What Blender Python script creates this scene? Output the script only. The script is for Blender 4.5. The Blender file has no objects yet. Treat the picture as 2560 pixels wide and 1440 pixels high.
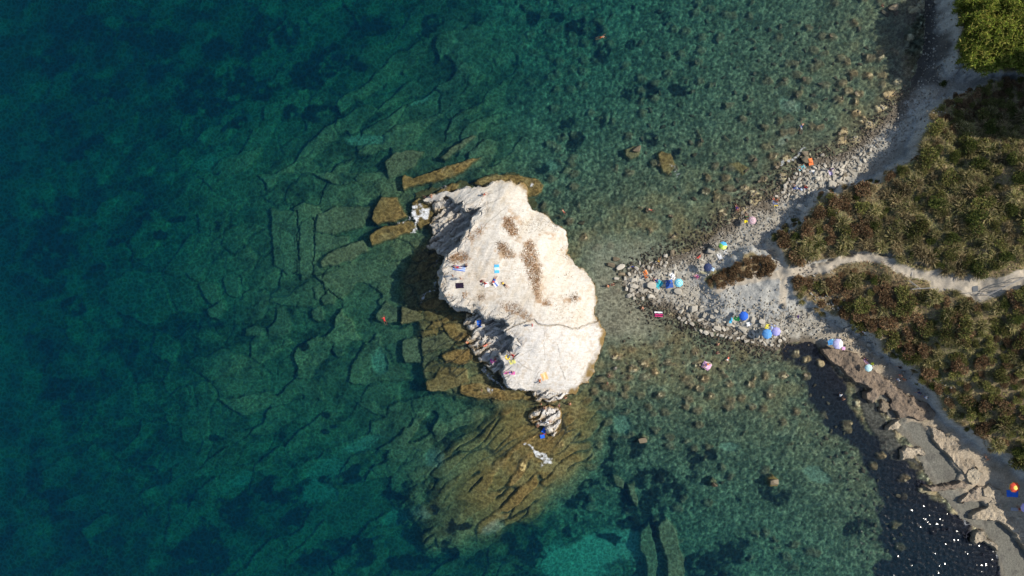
import bpy, bmesh, math, random, os
import numpy as np
from mathutils import Vector, Matrix
R = math.radians
C = bpy.context.scene.collection
sc = bpy.context.scene

# ------------------------------------------------------------------ camera, sky, sun, exposure
CAM_H = 125.0
PX = 0.075                                   # metres per photo pixel at sea level
cam_d = bpy.data.cameras.new('camera'); cam = bpy.data.objects.new('camera', cam_d); C.objects.link(cam)
cam.location = (0, 0, CAM_H); cam.rotation_euler = (0, 0, 0)
cam_d.sensor_width = 36; cam_d.lens = 36 * CAM_H / (2560 * PX)
cam_d.clip_end = 3000; cam_d.clip_start = 1
sc.camera = cam

SUN_EL, SUN_AZ = R(42), R(6)                 # sun in the east, a touch north
world = bpy.data.worlds.new('World'); sc.world = world; world.use_nodes = True
wn = world.node_tree
sky = wn.nodes.new('ShaderNodeTexSky'); sky.sky_type = 'NISHITA'; sky.sun_disc = False
sky.sun_elevation = SUN_EL; sky.sun_rotation = math.pi / 2 - SUN_AZ
wn.links.new(sky.outputs[0], wn.nodes['Background'].inputs[0]); wn.nodes['Background'].inputs[1].default_value = 0.11
sun_d = bpy.data.lights.new('sun', 'SUN'); sun_d.energy = 4.4; sun_d.angle = R(0.5); sun_d.color = (1, .93, .82)
sun = bpy.data.objects.new('sun', sun_d); C.objects.link(sun)
sdir = Vector((math.cos(SUN_EL) * math.cos(SUN_AZ), math.cos(SUN_EL) * math.sin(SUN_AZ), math.sin(SUN_EL)))
sun.rotation_euler = sdir.to_track_quat('Z', 'Y').to_euler(); sun.location = sdir * 200
sc.view_settings.view_transform = 'Standard'; sc.view_settings.look = 'None'
sc.view_settings.exposure = 0.34; sc.view_settings.gamma = 1
try:
    sc.cycles.max_bounces = 5; sc.cycles.diffuse_bounces = 2; sc.cycles.glossy_bounces = 2
    sc.cycles.transparent_max_bounces = 16; sc.cycles.volume_bounces = 0
except Exception: pass

# ------------------------------------------------------------------ numpy helpers
def table(seed): return np.random.RandomState(seed).rand(256, 256)
def vnoise(x, y, seed=0):
    t = table(seed)
    xi = np.floor(x).astype(int); yi = np.floor(y).astype(int)
    fx = x - xi; fy = y - yi
    fx = fx*fx*fx*(fx*(fx*6-15)+10); fy = fy*fy*fy*(fy*(fy*6-15)+10)
    a = t[xi & 255, yi & 255]; b = t[(xi+1) & 255, yi & 255]
    c = t[xi & 255, (yi+1) & 255]; d = t[(xi+1) & 255, (yi+1) & 255]
    return (a*(1-fx)+b*fx)*(1-fy) + (c*(1-fx)+d*fx)*fy
def fbm(x, y, s, seed=0, octv=4, gain=.5):
    """fractal noise in -1..1 with feature size s metres"""
    out = 0; amp = 1; tot = 0
    for k in range(octv):
        f = 2**k / s
        out = out + amp*(vnoise(x*f + 17.3*k, y*f + 9.1*k, seed+k)*2-1); tot += amp; amp *= gain
    return out / tot * 1.6
def rot(x, y, deg):
    c, s = math.cos(R(deg)), math.sin(R(deg))
    return x*c + y*s, -x*s + y*c
def voronoi(x, y, sx, sy, seed=0, jit=.85):
    """F1, F2-F1 (in cells), random id per cell, offset to the cell's point"""
    u = x/sx; v = y/sy
    ui = np.floor(u).astype(int); vi = np.floor(v).astype(int)
    t1 = table(seed); t2 = table(seed+71); t3 = table(seed+131)
    f1 = np.full(u.shape, 9.); f2 = np.full(u.shape, 9.); cid = np.zeros(u.shape)
    for dx in (-1, 0, 1):
        for dy in (-1, 0, 1):
            a = (ui+dx) & 255; b = (vi+dy) & 255
            px = ui+dx+.5+(t1[a, b]-.5)*jit; py = vi+dy+.5+(t2[a, b]-.5)*jit
            d = np.hypot(u-px, v-py); r = t3[a, b]
            nearer = d < f1
            f2 = np.where(nearer, f1, np.minimum(f2, d))
            cid = np.where(nearer, r, cid); f1 = np.where(nearer, d, f1)
    return f1, f2-f1, cid
def sstep(a, b, v):
    t = np.clip((v-a)/(b-a), 0, 1); return t*t*(3-2*t)
def P(pts, z=0.0):
    """photo pixels -> metres for points at height z"""
    a = np.array(pts, float); s = PX*(CAM_H-z)/CAM_H
    return np.stack([(a[..., 0]-1280)*s, (720-a[..., 1])*s], -1)
def sdist(x, y, poly):
    """signed distance in metres to a polygon, positive inside"""
    d2 = np.full(x.shape, 1e12); ins = np.zeros(x.shape, bool); n = len(poly)
    for i in range(n):
        ax, ay = poly[i]; bx, by = poly[(i+1) % n]
        ex, ey = bx-ax, by-ay
        t = np.clip(((x-ax)*ex+(y-ay)*ey)/(ex*ex+ey*ey+1e-12), 0, 1)
        d2 = np.minimum(d2, (x-ax-t*ex)**2+(y-ay-t*ey)**2)
        if ay != by: ins ^= ((ay > y) != (by > y)) & (x < ex*(y-ay)/(by-ay)+ax)
    return np.where(ins, 1, -1)*np.sqrt(d2)
def ldist(x, y, line):
    d2 = np.full(x.shape, 1e12)
    for i in range(len(line)-1):
        ax, ay = line[i]; bx, by = line[i+1]; ex, ey = bx-ax, by-ay
        t = np.clip(((x-ax)*ex+(y-ay)*ey)/(ex*ex+ey*ey+1e-12), 0, 1)
        d2 = np.minimum(d2, (x-ax-t*ex)**2+(y-ay-t*ey)**2)
    return np.sqrt(d2)
class RBF:
    """smooth surface through (px, py, height) control points"""
    def __init__(s, pts, atz=True):
        a = np.array(pts, float)
        k = PX*((CAM_H-a[:, 2])/CAM_H if atz else np.ones(len(a)))
        s.p = np.stack([(a[:, 0]-1280)*k, (720-a[:, 1])*k], -1); n = len(a)
        d = np.hypot(*(s.p[:, None]-s.p[None]).transpose(2, 0, 1))
        A = np.zeros((n+1, n+1)); A[:n, :n] = d + np.eye(n)*-.3; A[n, :n] = A[:n, n] = 1
        s.w = np.linalg.solve(A, np.append(a[:, 2], 0))
    def __call__(s, x, y):
        o = np.full(x.shape, s.w[-1])
        for (a, b), w in zip(s.p, s.w[:-1]): o = o + w*np.hypot(x-a, y-b)
        return o
def windowed(x, y, arr, poly, pad, fn):
    """apply fn(x, y, arr, d) inside the window round a polygon"""
    m = (x > poly[:, 0].min()-pad) & (x < poly[:, 0].max()+pad) & (y > poly[:, 1].min()-pad) & (y < poly[:, 1].max()+pad)
    xs, ys = x[m], y[m]; d = sdist(xs, ys, poly)
    return m, xs, ys, d

# ------------------------------------------------------------------ traced outlines (photo pixels)
COAST = P([(2335,-300),(2325,-60),(2308,20),(2300,120),(2288,180),(2268,230),(2228,282),(2170,333),(2125,375),(2090,392),(2050,398),(2010,402),(1992,425),(1965,458),(1925,488),(1895,512),(1862,538),(1820,562),(1785,592),(1745,618),(1700,640),(1660,648),(1620,655),(1590,665),(1566,682),(1556,700),(1565,728),(1590,745),(1625,748),(1655,765),(1690,785),(1740,802),(1765,826),(1800,838),(1850,848),(1900,868),(1950,872),(1965,852),(2000,848),(2040,860),(2062,890),(2100,932),(2150,966),(2200,1012),(2230,1060),(2275,1110),(2290,1150),(2330,1205),(2370,1255),(2405,1300),(2470,1330),(2500,1400),(2515,1500),(2560,1800),(9000,1800),(9000,-300)])
SCRUB_N = P([(2335,268),(2325,310),(2305,335),(2295,395),(2240,425),(2205,452),(2120,463),(2060,482),(2040,505),(2008,552),(1962,580),(1932,602),(1948,640),(1985,668),(2040,662),(2090,648),(2150,634),(2215,640),(2262,668),(2320,672),(2385,690),(2450,700),(2520,672),(2600,650),(3200,650),(3200,180),(2600,195),(2480,205),(2420,222),(2380,250)], 5)
SCRUB_S = P([(1976,694),(2050,680),(2105,664),(2160,658),(2215,676),(2262,712),(2300,738),(2380,712),(2440,742),(2500,728),(2600,690),(3200,650),(3200,1300),(2700,1250),(2560,1165),(2470,1110),(2415,1072),(2370,1025),(2332,975),(2300,935),(2240,885),(2185,832),(2140,812),(2095,785),(2040,762),(2000,735)], 4.5)
WEDGE = P([(1758,705),(1790,680),(1850,652),(1890,634),(1925,645),(1943,668),(1938,682),(1880,696),(1820,714),(1785,724)], 3)
CLAY = P([(1800,728),(1870,698),(1955,692),(1960,760),(1915,775),(1880,778),(1840,768),(1800,772)], 2.5)
REEDS = P([(2385,-200),(2379,60),(2385,162),(2450,185),(2520,190),(2620,200),(3000,190),(3000,-200)], 3)
CORR = P([(1955,672),(2050,655),(2150,630),(2230,640),(2290,660),(2400,680),(2560,640),(3200,600),(3200,720),(2560,735),(2440,760),(2300,760),(2230,705),(2150,672),(2050,692),(1965,704)], 5)
PATHS = [P([(1800,724),(1850,704),(1900,692),(1960,685),(2010,680),(2060,664),(2110,648),(2160,642),(2210,654),(2250,682),(2300,694),(2350,700)], 4),
         P([(2350,700),(2400,700),(2440,728),(2490,712),(2560,690),(2700,650)], 7),
         P([(1925,600),(1945,640),(1962,690),(1962,760)], 3)]
SHADE_BLUFFS = [P([(2588,1120),(2600,1200),(2648,1290),(2725,1400),(2800,1600),(3300,1600),(3300,1100)]), P([(2598,175),(2590,330),(3300,330),(3300,175)])]  # unseen high ground out of view, shaped to throw shade over the right side

# the islet: (px, py, height) control points and the outline of its top, north-west tip first, clockwise
TOP_PTS = [(1058,496,.6),(1100,487,1.3),(1150,478,2.2),(1210,487,3.6),(1280,450,.5),(1240,457,.9),(1260,480,3),(1315,460,.4),(1317,490,.8),(1345,533,.6),(1300,530,4),(1250,550,6.3),(1200,530,5.6),(1180,560,6.8),(1160,595,7.3),(1150,640,7.8),(1120,640,7.6),(1105,690,7.9),(1105,730,7.7),(1125,758,7.3),(1170,765,6.9),(1200,785,6.2),(1250,795,6),(1275,800,5.7),(1200,700,8.2),(1250,650,8.2),(1300,620,7.4),(1350,600,5.2),(1400,568,.9),(1419,600,.9),(1375,650,4.6),(1417,632,.9),(1442,668,.8),(1483,707,.4),(1491,750,.4),(1430,740,3.8),(1350,720,6.4),(1300,760,6.6),(1400,800,4.1),(1493,795,.4),(1330,812,5.2),(1280,832,5.1),(1290,862,4.9),(1350,870,4.7),(1430,880,3),(1484,900,.8),(1514,840,.2),(1468,952,.4),(1440,982,.2),(1400,999,.2),(1370,994,.4),(1400,950,1.9),(1350,945,3.2),(1300,960,3.3),(1263,955,3.2),(1255,905,3.8),(1300,905,4.4),(1330,980,1.2)]
top_h = RBF(TOP_PTS)
TOP_PX = [(1056,497),(1075,486),(1130,481),(1148,470),(1180,473),(1200,467),(1235,452),(1280,447),(1287,456),(1315,458),(1317,490),(1330,515),(1347,533),(1375,545),(1400,565),(1417,580),(1419,600),(1417,630),(1440,665),(1470,685),(1482,705),(1484,720),(1490,750),(1492,790),(1505,815),(1516,840),(1505,880),(1482,925),(1470,955),(1448,965),(1440,985),(1400,1000),(1370,998),(1345,985),(1320,980),(1295,976),(1265,960),(1256,932),(1250,912),(1252,890),(1275,882),(1284,852),(1275,840),(1257,825),(1272,812),(1268,797),(1240,798),(1215,796),(1195,783),(1170,772),(1145,768),(1120,760),(1108,742),(1100,722),(1098,700),(1104,680),(1115,652),(1118,636),(1142,612),(1160,585),(1172,560),(1197,518),(1165,528),(1148,520),(1160,503),(1120,496),(1062,504)]
def lift(pts, f):
    out = []
    for a, b in pts:
        z = 0.0
        for _ in range(4):
            q = P([(a, b)], z)[0]; z = float(max(0, f(np.array([q[0]]), np.array([q[1]]))[0]))
        out.append(P([(a, b)], z)[0])
    return np.array(out)
TOP = lift(TOP_PX, top_h)
LEDGES = [  # (outline px, control points px/py/h): the shaded west slope, the shaded recess, the low outcrop in the south
 ([(1085,497),(1165,498),(1205,512),(1185,570),(1130,640),(1112,640),(1090,628),(1062,612),(1085,588),(1070,562),(1092,538),(1080,512)],
  [(1090,500,1.1),(1150,505,1.7),(1180,515,2.2),(1165,555,1.9),(1135,600,1.6),(1112,632,1.2),(1095,610,.8),(1070,608,.3),(1085,585,.5),(1072,560,.3),(1105,560,1.0),(1093,535,.5),(1085,512,.4),(1125,540,1.3)]),
 ([(1170,785),(1230,780),(1290,800),(1292,860),(1262,890),(1262,925),(1235,935),(1212,908),(1188,885),(1165,850),(1180,830),(1160,812)],
  [(1170,795,.9),(1200,805,1.7),(1240,800,1.6),(1280,815,2.2),(1255,850,1.7),(1280,860,2.4),(1215,860,1.3),(1175,835,.3),(1190,880,.3),(1215,905,.6),(1240,900,1.9),(1240,930,1),(1185,858,.6)]),
 ([(1322,1040),(1335,1027),(1372,1022),(1400,1024),(1403,1042),(1398,1068),(1385,1085),(1368,1078),(1345,1066),(1328,1058)],
  [(1325,1040,.3),(1345,1035,1.1),(1372,1026,.9),(1398,1028,.5),(1380,1050,1.1),(1392,1066,.5),(1350,1062,.5),(1384,1082,.3)]),
 ([(1330,985),(1345,975),(1385,975),(1430,985),(1400,1003),(1365,1008),(1340,1000)],
  [(1335,990,.6),(1360,985,1.5),(1400,990,.8),(1360,1004,.3),(1400,1000,.2)]),
]
# submerged slabs traced one by one: outline, top height, dip (x, y) in metres per metre, browner the shallower
SLABS = [
 ([(950,490),(992,490),(1012,527),(1022,542),(1008,549),(940,563),(922,552),(930,523),(940,503)], -.25, (.03,-.01)),
 ([(923,583),(942,568),(1023,549),(1042,555),(1040,577),(990,595),(940,613),(922,617)], -.2, (.02,.0)),
 ([(783,533),(817,516),(860,512),(922,512),(925,535),(910,550),(905,570),(870,577),(850,580),(825,587),(780,580)], -1.6, (.03,0)),
 ([(853,613),(905,594),(920,625),(872,653),(795,672),(793,653),(813,633)], -1.2, (.02,0)),
 ([(740,547),(772,543),(775,605),(768,697),(740,700),(737,613)], -2.4, (.05,0)),
 ([(778,585),(868,588),(868,606),(808,630),(775,626)], -2.0, (.03,0)),
 ([(657,513),(728,523),(732,680),(705,687),(667,660),(660,580)], -3.0, (.05,0)),
 ([(773,713),(797,707),(802,733),(783,753),(773,747)], -2.3, (.04,0)),
 ([(787,747),(813,727),(833,747),(827,763),(797,767)], -2.2, (.04,.02)),
 ([(763,773),(787,763),(803,780),(800,803),(780,810),(765,797)], -2.6, (.04,.02)),
 ([(673,770),(693,762),(703,780),(713,800),(713,837),(680,847),(653,840),(650,823),(670,803)], -3.2, (.05,0)),
 ([(933,787),(960,753),(993,770),(993,807),(947,810),(930,803)], -1.5, (.03,0)),
 ([(997,767),(1033,773),(1057,790),(1053,800),(1000,817)], -.5, (.02,0)),
 ([(1050,847),(1107,833),(1147,847),(1120,870),(1053,887)], -.6, (.03,0)),
 ([(1000,853),(1047,840),(1050,910),(1007,910),(997,890)], -1.5, (.03,0)),
 ([(1103,810),(1173,806),(1192,827),(1188,847),(1140,857),(1113,833)], -.12, (.01,0)),
 ([(1100,890),(1133,870),(1187,873),(1183,900),(1160,913),(1113,910)], -.1, (.01,0)),
 ([(1060,958),(1085,946),(1100,915),(1167,920),(1173,958),(1140,972),(1075,985),(1062,980)], -.35, (.02,0)),
 ([(1150,962),(1200,955),(1300,985),(1352,992),(1346,1004),(1250,1003),(1180,995),(1148,988)], -.1, (0,.01)),
 ([(1000,440),(1009,431),(1036,440),(1084,424),(1129,407),(1187,392),(1212,384),(1182,410),(1160,429),(1124,444),(1084,458),(1042,464),(1004,478),(999,467)], -.18, (.0,.03)),
 ([(1175,460),(1200,442),(1240,432),(1290,434),(1340,444),(1364,460),(1357,482),(1325,496),(1240,480)], -.15, (0,0)),
 ([(1083,480),(1130,455),(1152,455),(1142,476),(1110,492)], -.12, (0,0)),
 ([(1025,505),(1045,490),(1085,496),(1092,520),(1080,560),(1045,578),(1030,542)], -.15, (0,0)),
 ([(955,400),(985,375),(1015,368),(1060,372),(1040,410),(1000,432),(966,447)], -1.3, (.0,.04)),
 ([(1090,392),(1130,360),(1178,332),(1192,338),(1150,372),(1108,400)], -1.0, (0,.04)),
 ([(1560,372),(1585,358),(1603,372),(1600,392),(1578,400),(1562,390)], -.45, (0,0)),
 ([(1640,385),(1660,372),(1682,380),(1690,410),(1672,440),(1655,430)], -.3, (0,0)),
 ([(1400,430),(1415,412),(1435,418),(1425,435)], -1.1, (0,0)),
 ([(1590,1095),(1612,1088),(1627,1095),(1620,1112),(1600,1110)], -.6, (0,0)),
 ([(1530,1195),(1550,1190),(1568,1210),(1562,1235),(1540,1225)], -1.4, (0,0)),
 ([(1568,1215),(1590,1210),(1605,1260),(1600,1278),(1585,1270)], -1.5, (0,0)),
 ([(1645,1322),(1672,1300),(1700,1335),(1705,1370),(1722,1410),(1715,1470),(1690,1500),(1672,1450),(1668,1400),(1650,1365)], -1.6, (0,0)),
 ([(1606,1338),(1632,1318),(1642,1360),(1655,1420),(1648,1500),(1618,1500),(1622,1430),(1603,1385)], -2.4, (0,0)),
 ([(1915,1195),(1935,1185),(1952,1200),(1948,1220),(1925,1222)], -.2, (0,0)),
 ([(1770,1200),(1785,1192),(1798,1205),(1790,1222),(1775,1220)], -.6, (0,0)),
 ([(1820,410),(1850,400),(1880,420),(1860,440)], -.35, (0,0)),
 ([(590,820),(625,815),(645,825),(640,848),(592,845)], -3.4, (.05,0)),
 ([(465,712),(480,702),(515,705),(528,740),(540,760),(520,760),(500,762),(480,745)], -4.2, (.06,0)),
 ([(490,775),(510,762),(535,748),(542,775),(520,802),(495,798)], -4.0, (.06,0)),
 ([(525,700),(535,680),(575,690),(580,740),(560,745),(540,735)], -4.3, (.06,0)),
]
SHELF = P([(1045,850),(1060,950),(1080,985),(1150,992),(1350,1006),(1370,1020),(1330,980),(1250,930),(1230,880),(1190,800),(1120,790),(1100,700),(1100,600),(1080,600),(1030,640),(1005,690),(1010,770),(1040,800)])
SHELF_IN = P([(1200,820),(1250,950),(1350,990),(1180,780),(1110,700),(1110,640),(1100,760)])
FAN = P([(1110,1150),(1187,1097),(1225,1052),(1300,1020),(1340,1015),(1400,1025),(1445,1000),(1475,1040),(1460,1090),(1440,1130),(1448,1155),(1400,1210),(1352,1255),(1300,1300),(1230,1345),(1150,1370),(1070,1370),(1030,1310),(1060,1240),(1090,1190)])
# patches of seagrass: (px, py, radius x, radius y, angle)
GRASS = [(1610,222,46,17,-8),(1700,215,22,16,0),(1420,300,14,32,20),(1440,345,14,28,30),(1510,300,10,22,15),(1632,345,18,20,0),(1690,385,12,16,0),(1395,20,20,12,0),(1470,50,45,22,10),(1505,120,22,26,-40),(1590,98,17,14,0),(1585,0,12,8,0),(1285,135,12,20,0),(1330,25,18,24,0),(1670,32,16,16,0),(1345,415,22,14,0),
 (1535,1115,14,50,8),(1520,1180,16,22,0),(1595,1130,18,20,0),(1735,1147,20,19,0),(1785,1140,13,12,0),(1735,1190,20,22,0),(1640,1220,48,45,20),(1640,1290,36,50,-15),(1580,1255,22,44,0),(1585,1320,30,26,0),(1705,1240,22,20,0),(1540,1370,45,14,12),(1470,1220,26,14,-20),(1440,1270,45,18,-25),(1320,1400,45,48,10),(1420,1360,16,16,0),(1945,1245,32,24,15),(1770,1430,60,45,0),(1840,1400,50,40,0),(1855,1250,10,12,0),(2140,1330,40,26,-10),
 (270,10,50,24,0),(320,60,95,42,10),(330,140,44,24,-30),(100,20,90,32,0),(40,90,60,45,0),(100,145,22,18,0),(200,200,50,22,-20),(430,190,80,55,-20),(480,240,60,25,0),(165,315,20,20,0),(60,280,45,24,-30),(130,340,60,24,-30),(340,310,12,10,0),(550,290,30,14,-25),(700,255,26,22,0),(780,265,45,20,0),(740,150,60,40,0),(600,60,70,50,0),(680,40,50,40,0),(500,80,50,30,0),(890,140,20,14,0),(800,160,20,12,0),(820,110,60,30,0),(1060,50,22,22,0),(1075,20,40,16,0),(1080,125,10,12,0),(900,30,60,26,0),(560,180,60,40,0),(620,200,44,30,-30),
 (40,600,60,90,0),(80,500,40,30,0),(110,770,30,26,0),(20,740,24,26,0),(290,505,14,12,0),(320,535,16,14,0),(400,540,30,8,-5),(355,580,22,12,-25),(165,670,22,18,-35),(150,690,22,10,-20),(225,590,28,16,-30),(75,990,48,30,10),(120,1000,40,30,0),(85,1045,30,20,0),(30,880,26,20,0),(50,1290,40,32,-20),(80,1330,30,14,0),(0,1230,24,40,0),(510,1112,24,8,-3),(320,1200,22,12,0),(800,1050,14,12,0),(795,1093,12,8,0),(820,1080,14,6,0),(510,560,10,12,0),(745,870,12,9,0),(270,880,14,22,0),
 (970,1257,35,13,0),(1012,1262,18,8,10),(860,1200,30,12,-30),(830,1222,55,12,-5),(560,1280,40,22,-35),(540,1330,34,50,-40),(470,1390,55,44,-40),(440,1440,70,40,0),(600,1250,70,14,-30),(700,1330,40,26,-20),(660,1270,60,26,0),(850,1400,70,26,0),(900,1430,30,26,0),(1115,1395,24,36,0),(1130,1340,14,30,0),(1150,1325,36,9,-15),(1265,1365,16,16,0),(420,1280,28,12,-20),(270,1330,40,14,-40),(1085,1280,16,14,0),(1020,1440,60,20,0),(750,1435,60,24,0)]
SAND = [(1500,1400,110,48,-5),(1440,1440,90,40,0),(880,1130,60,12,-25),(780,1200,60,24,-25),(1000,1310,55,22,-20),(1240,1320,40,18,-30),(1080,1150,26,22,0),(940,900,20,30,0),(560,1230,40,14,-30),(760,1260,50,35,0),(1160,870,20,12,-20),(1380,410,30,20,0),(480,385,30,22,0),(510,350,14,10,0),(900,340,40,12,0),(1040,240,40,8,-20),(1960,350,24,10,-30),(1990,262,30,14,20),(1830,1120,26,10,10),(2050,1190,34,14,30),(1560,1060,24,30,0)]
WEED = P([(1968,855),(2005,850),(2060,892),(2100,940),(2130,1010),(2165,1075),(2265,1135),(2328,1222),(2402,1290),(2475,1345),(2530,1440),(2500,1700),(2200,1700),(2190,1440),(2215,1330),(2195,1240),(2150,1150),(2085,1075),(2040,1010),(2010,940),(1975,900)])
MUD = [P([(2262,1055),(2300,1055),(2335,1100),(2400,1185),(2385,1207),(2350,1210),(2318,1150),(2285,1105)]), P([(2398,1262),(2450,1248),(2462,1265),(2432,1282),(2405,1292)]), P([(2452,1300),(2492,1303),(2560,1365),(2600,1460),(2530,1480),(2500,1400),(2470,1350)]),
       P([(2135,960),(2160,970),(2200,1030),(2250,1110),(2300,1160),(2230,1150),(2180,1080),(2150,1010)])]

# ------------------------------------------------------------------ one height function for sea bed and land
depth = RBF([(a, b, c*.8 if 2 < c < 6.5 and a < 1250 and a > 300 else c if c < 5 else 5+(c-5)*.75) for a, b, c in [(0,0,13),(0,500,11.5),(0,1000,10.5),(0,1440,10.5),(300,100,11.5),(300,500,9),(300,900,8.5),(300,1300,9.5),(480,400,6.5),(600,120,9),(560,650,5.4),(560,900,5),(560,1100,5.6),(560,1300,8.5),(600,1440,9),(800,1440,8),(700,1200,7.2),(800,700,3.4),(800,550,3.2),(760,900,4.6),(700,350,5.5),(900,200,6.2),(900,30,8),(1100,80,5.4),(1100,250,4.2),(1100,350,3.2),(900,800,3.2),(950,480,1.8),(1000,680,2.2),(900,1000,4.6),(980,1080,4),(980,1200,5),(980,1330,6.5),(1100,1000,3.6),(1200,1020,2.8),(1300,300,3),(1300,150,4.2),(1350,0,4.6),(1250,400,2),(1330,430,1.8),(1430,450,1.5),(1450,620,.5),(1500,200,3),(1600,60,3),(1700,200,2.1),(1700,400,1.1),(1600,500,.7),(1800,60,2),(1900,200,1.3),(2000,330,.9),(2100,200,.8),(2150,50,.8),(1550,600,.45),(1530,750,.12),(1540,840,.15),(1620,850,.3),(1750,900,.35),(1650,950,.6),(1550,960,.7),(1500,1050,1.6),(1480,1150,2.2),(1600,1150,1.8),(1750,1150,1.5),(1900,1050,.9),(2050,1000,.7),(2100,1200,1),(1900,1250,1.8),(2000,1400,2),(2200,1400,1.3),(2400,1400,.8),(1650,1300,2.8),(1750,1440,3),(1500,1380,5),(1400,1440,5.5),(1350,1330,5),(1200,1250,1.8),(1150,1200,1.4),(1300,1150,.2),(1380,1130,.15),(1240,1400,5.5),(1100,1250,3),(1300,1230,.6),(1420,1080,.2)]], False)
beach = RBF([(1600,700,.35),(1700,700,.8),(1800,650,1),(1750,760,.7),(1860,590,1),(1950,540,1.1),(2050,450,1),(2150,400,1.1),(2250,330,1.4),(2340,200,1.4),(2360,50,1.4),(2420,250,2.2),(1850,700,1.6),(1930,690,2.6),(1965,720,2.2),(1900,760,1.2),(1840,790,.7),(1950,800,1.1),(2050,820,1.0),(2150,900,.6),(2250,960,.45),(2300,1040,.45),(2400,1120,.55),(2450,1170,.7),(2350,980,1.1),(2420,1060,1.2),(2480,1120,1.2),(2550,1250,1.5),(2550,1330,1),(2600,1300,1.5),(2800,1300,3)], False)
hill = RBF([(1950,620,3.4),(2020,560,4),(2120,470,4.4),(2230,430,4.6),(2310,320,4.6),(2000,670,3.6),(2160,640,4.8),(2100,560,5),(2300,400,6),(2300,550,7),(2300,690,6.5),(2450,270,4),(2440,340,5.5),(2560,260,5),(2450,500,9),(2450,710,8),(2560,680,9.5),(2560,400,10),(2700,500,12),(2700,200,7),(2470,100,5.4),(2400,0,5),(2400,150,4.6),(2600,50,6),(2800,50,4),(2700,700,12),(1990,720,3),(2100,750,4),(2140,810,3.2),(2240,885,3.2),(2330,970,3.2),(2420,1070,3.2),(2560,1160,3.4),(2200,760,5),(2350,850,6),(2450,950,6.5),(2560,1050,6.5),(2560,850,8.5),(2700,1000,8),(1800,700,2.2),(1880,660,2.8),(1900,690,2.9)])
cliffs = [SCRUB_N, SCRUB_S, WEDGE, CLAY, REEDS, CORR] + SHADE_BLUFFS

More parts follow.
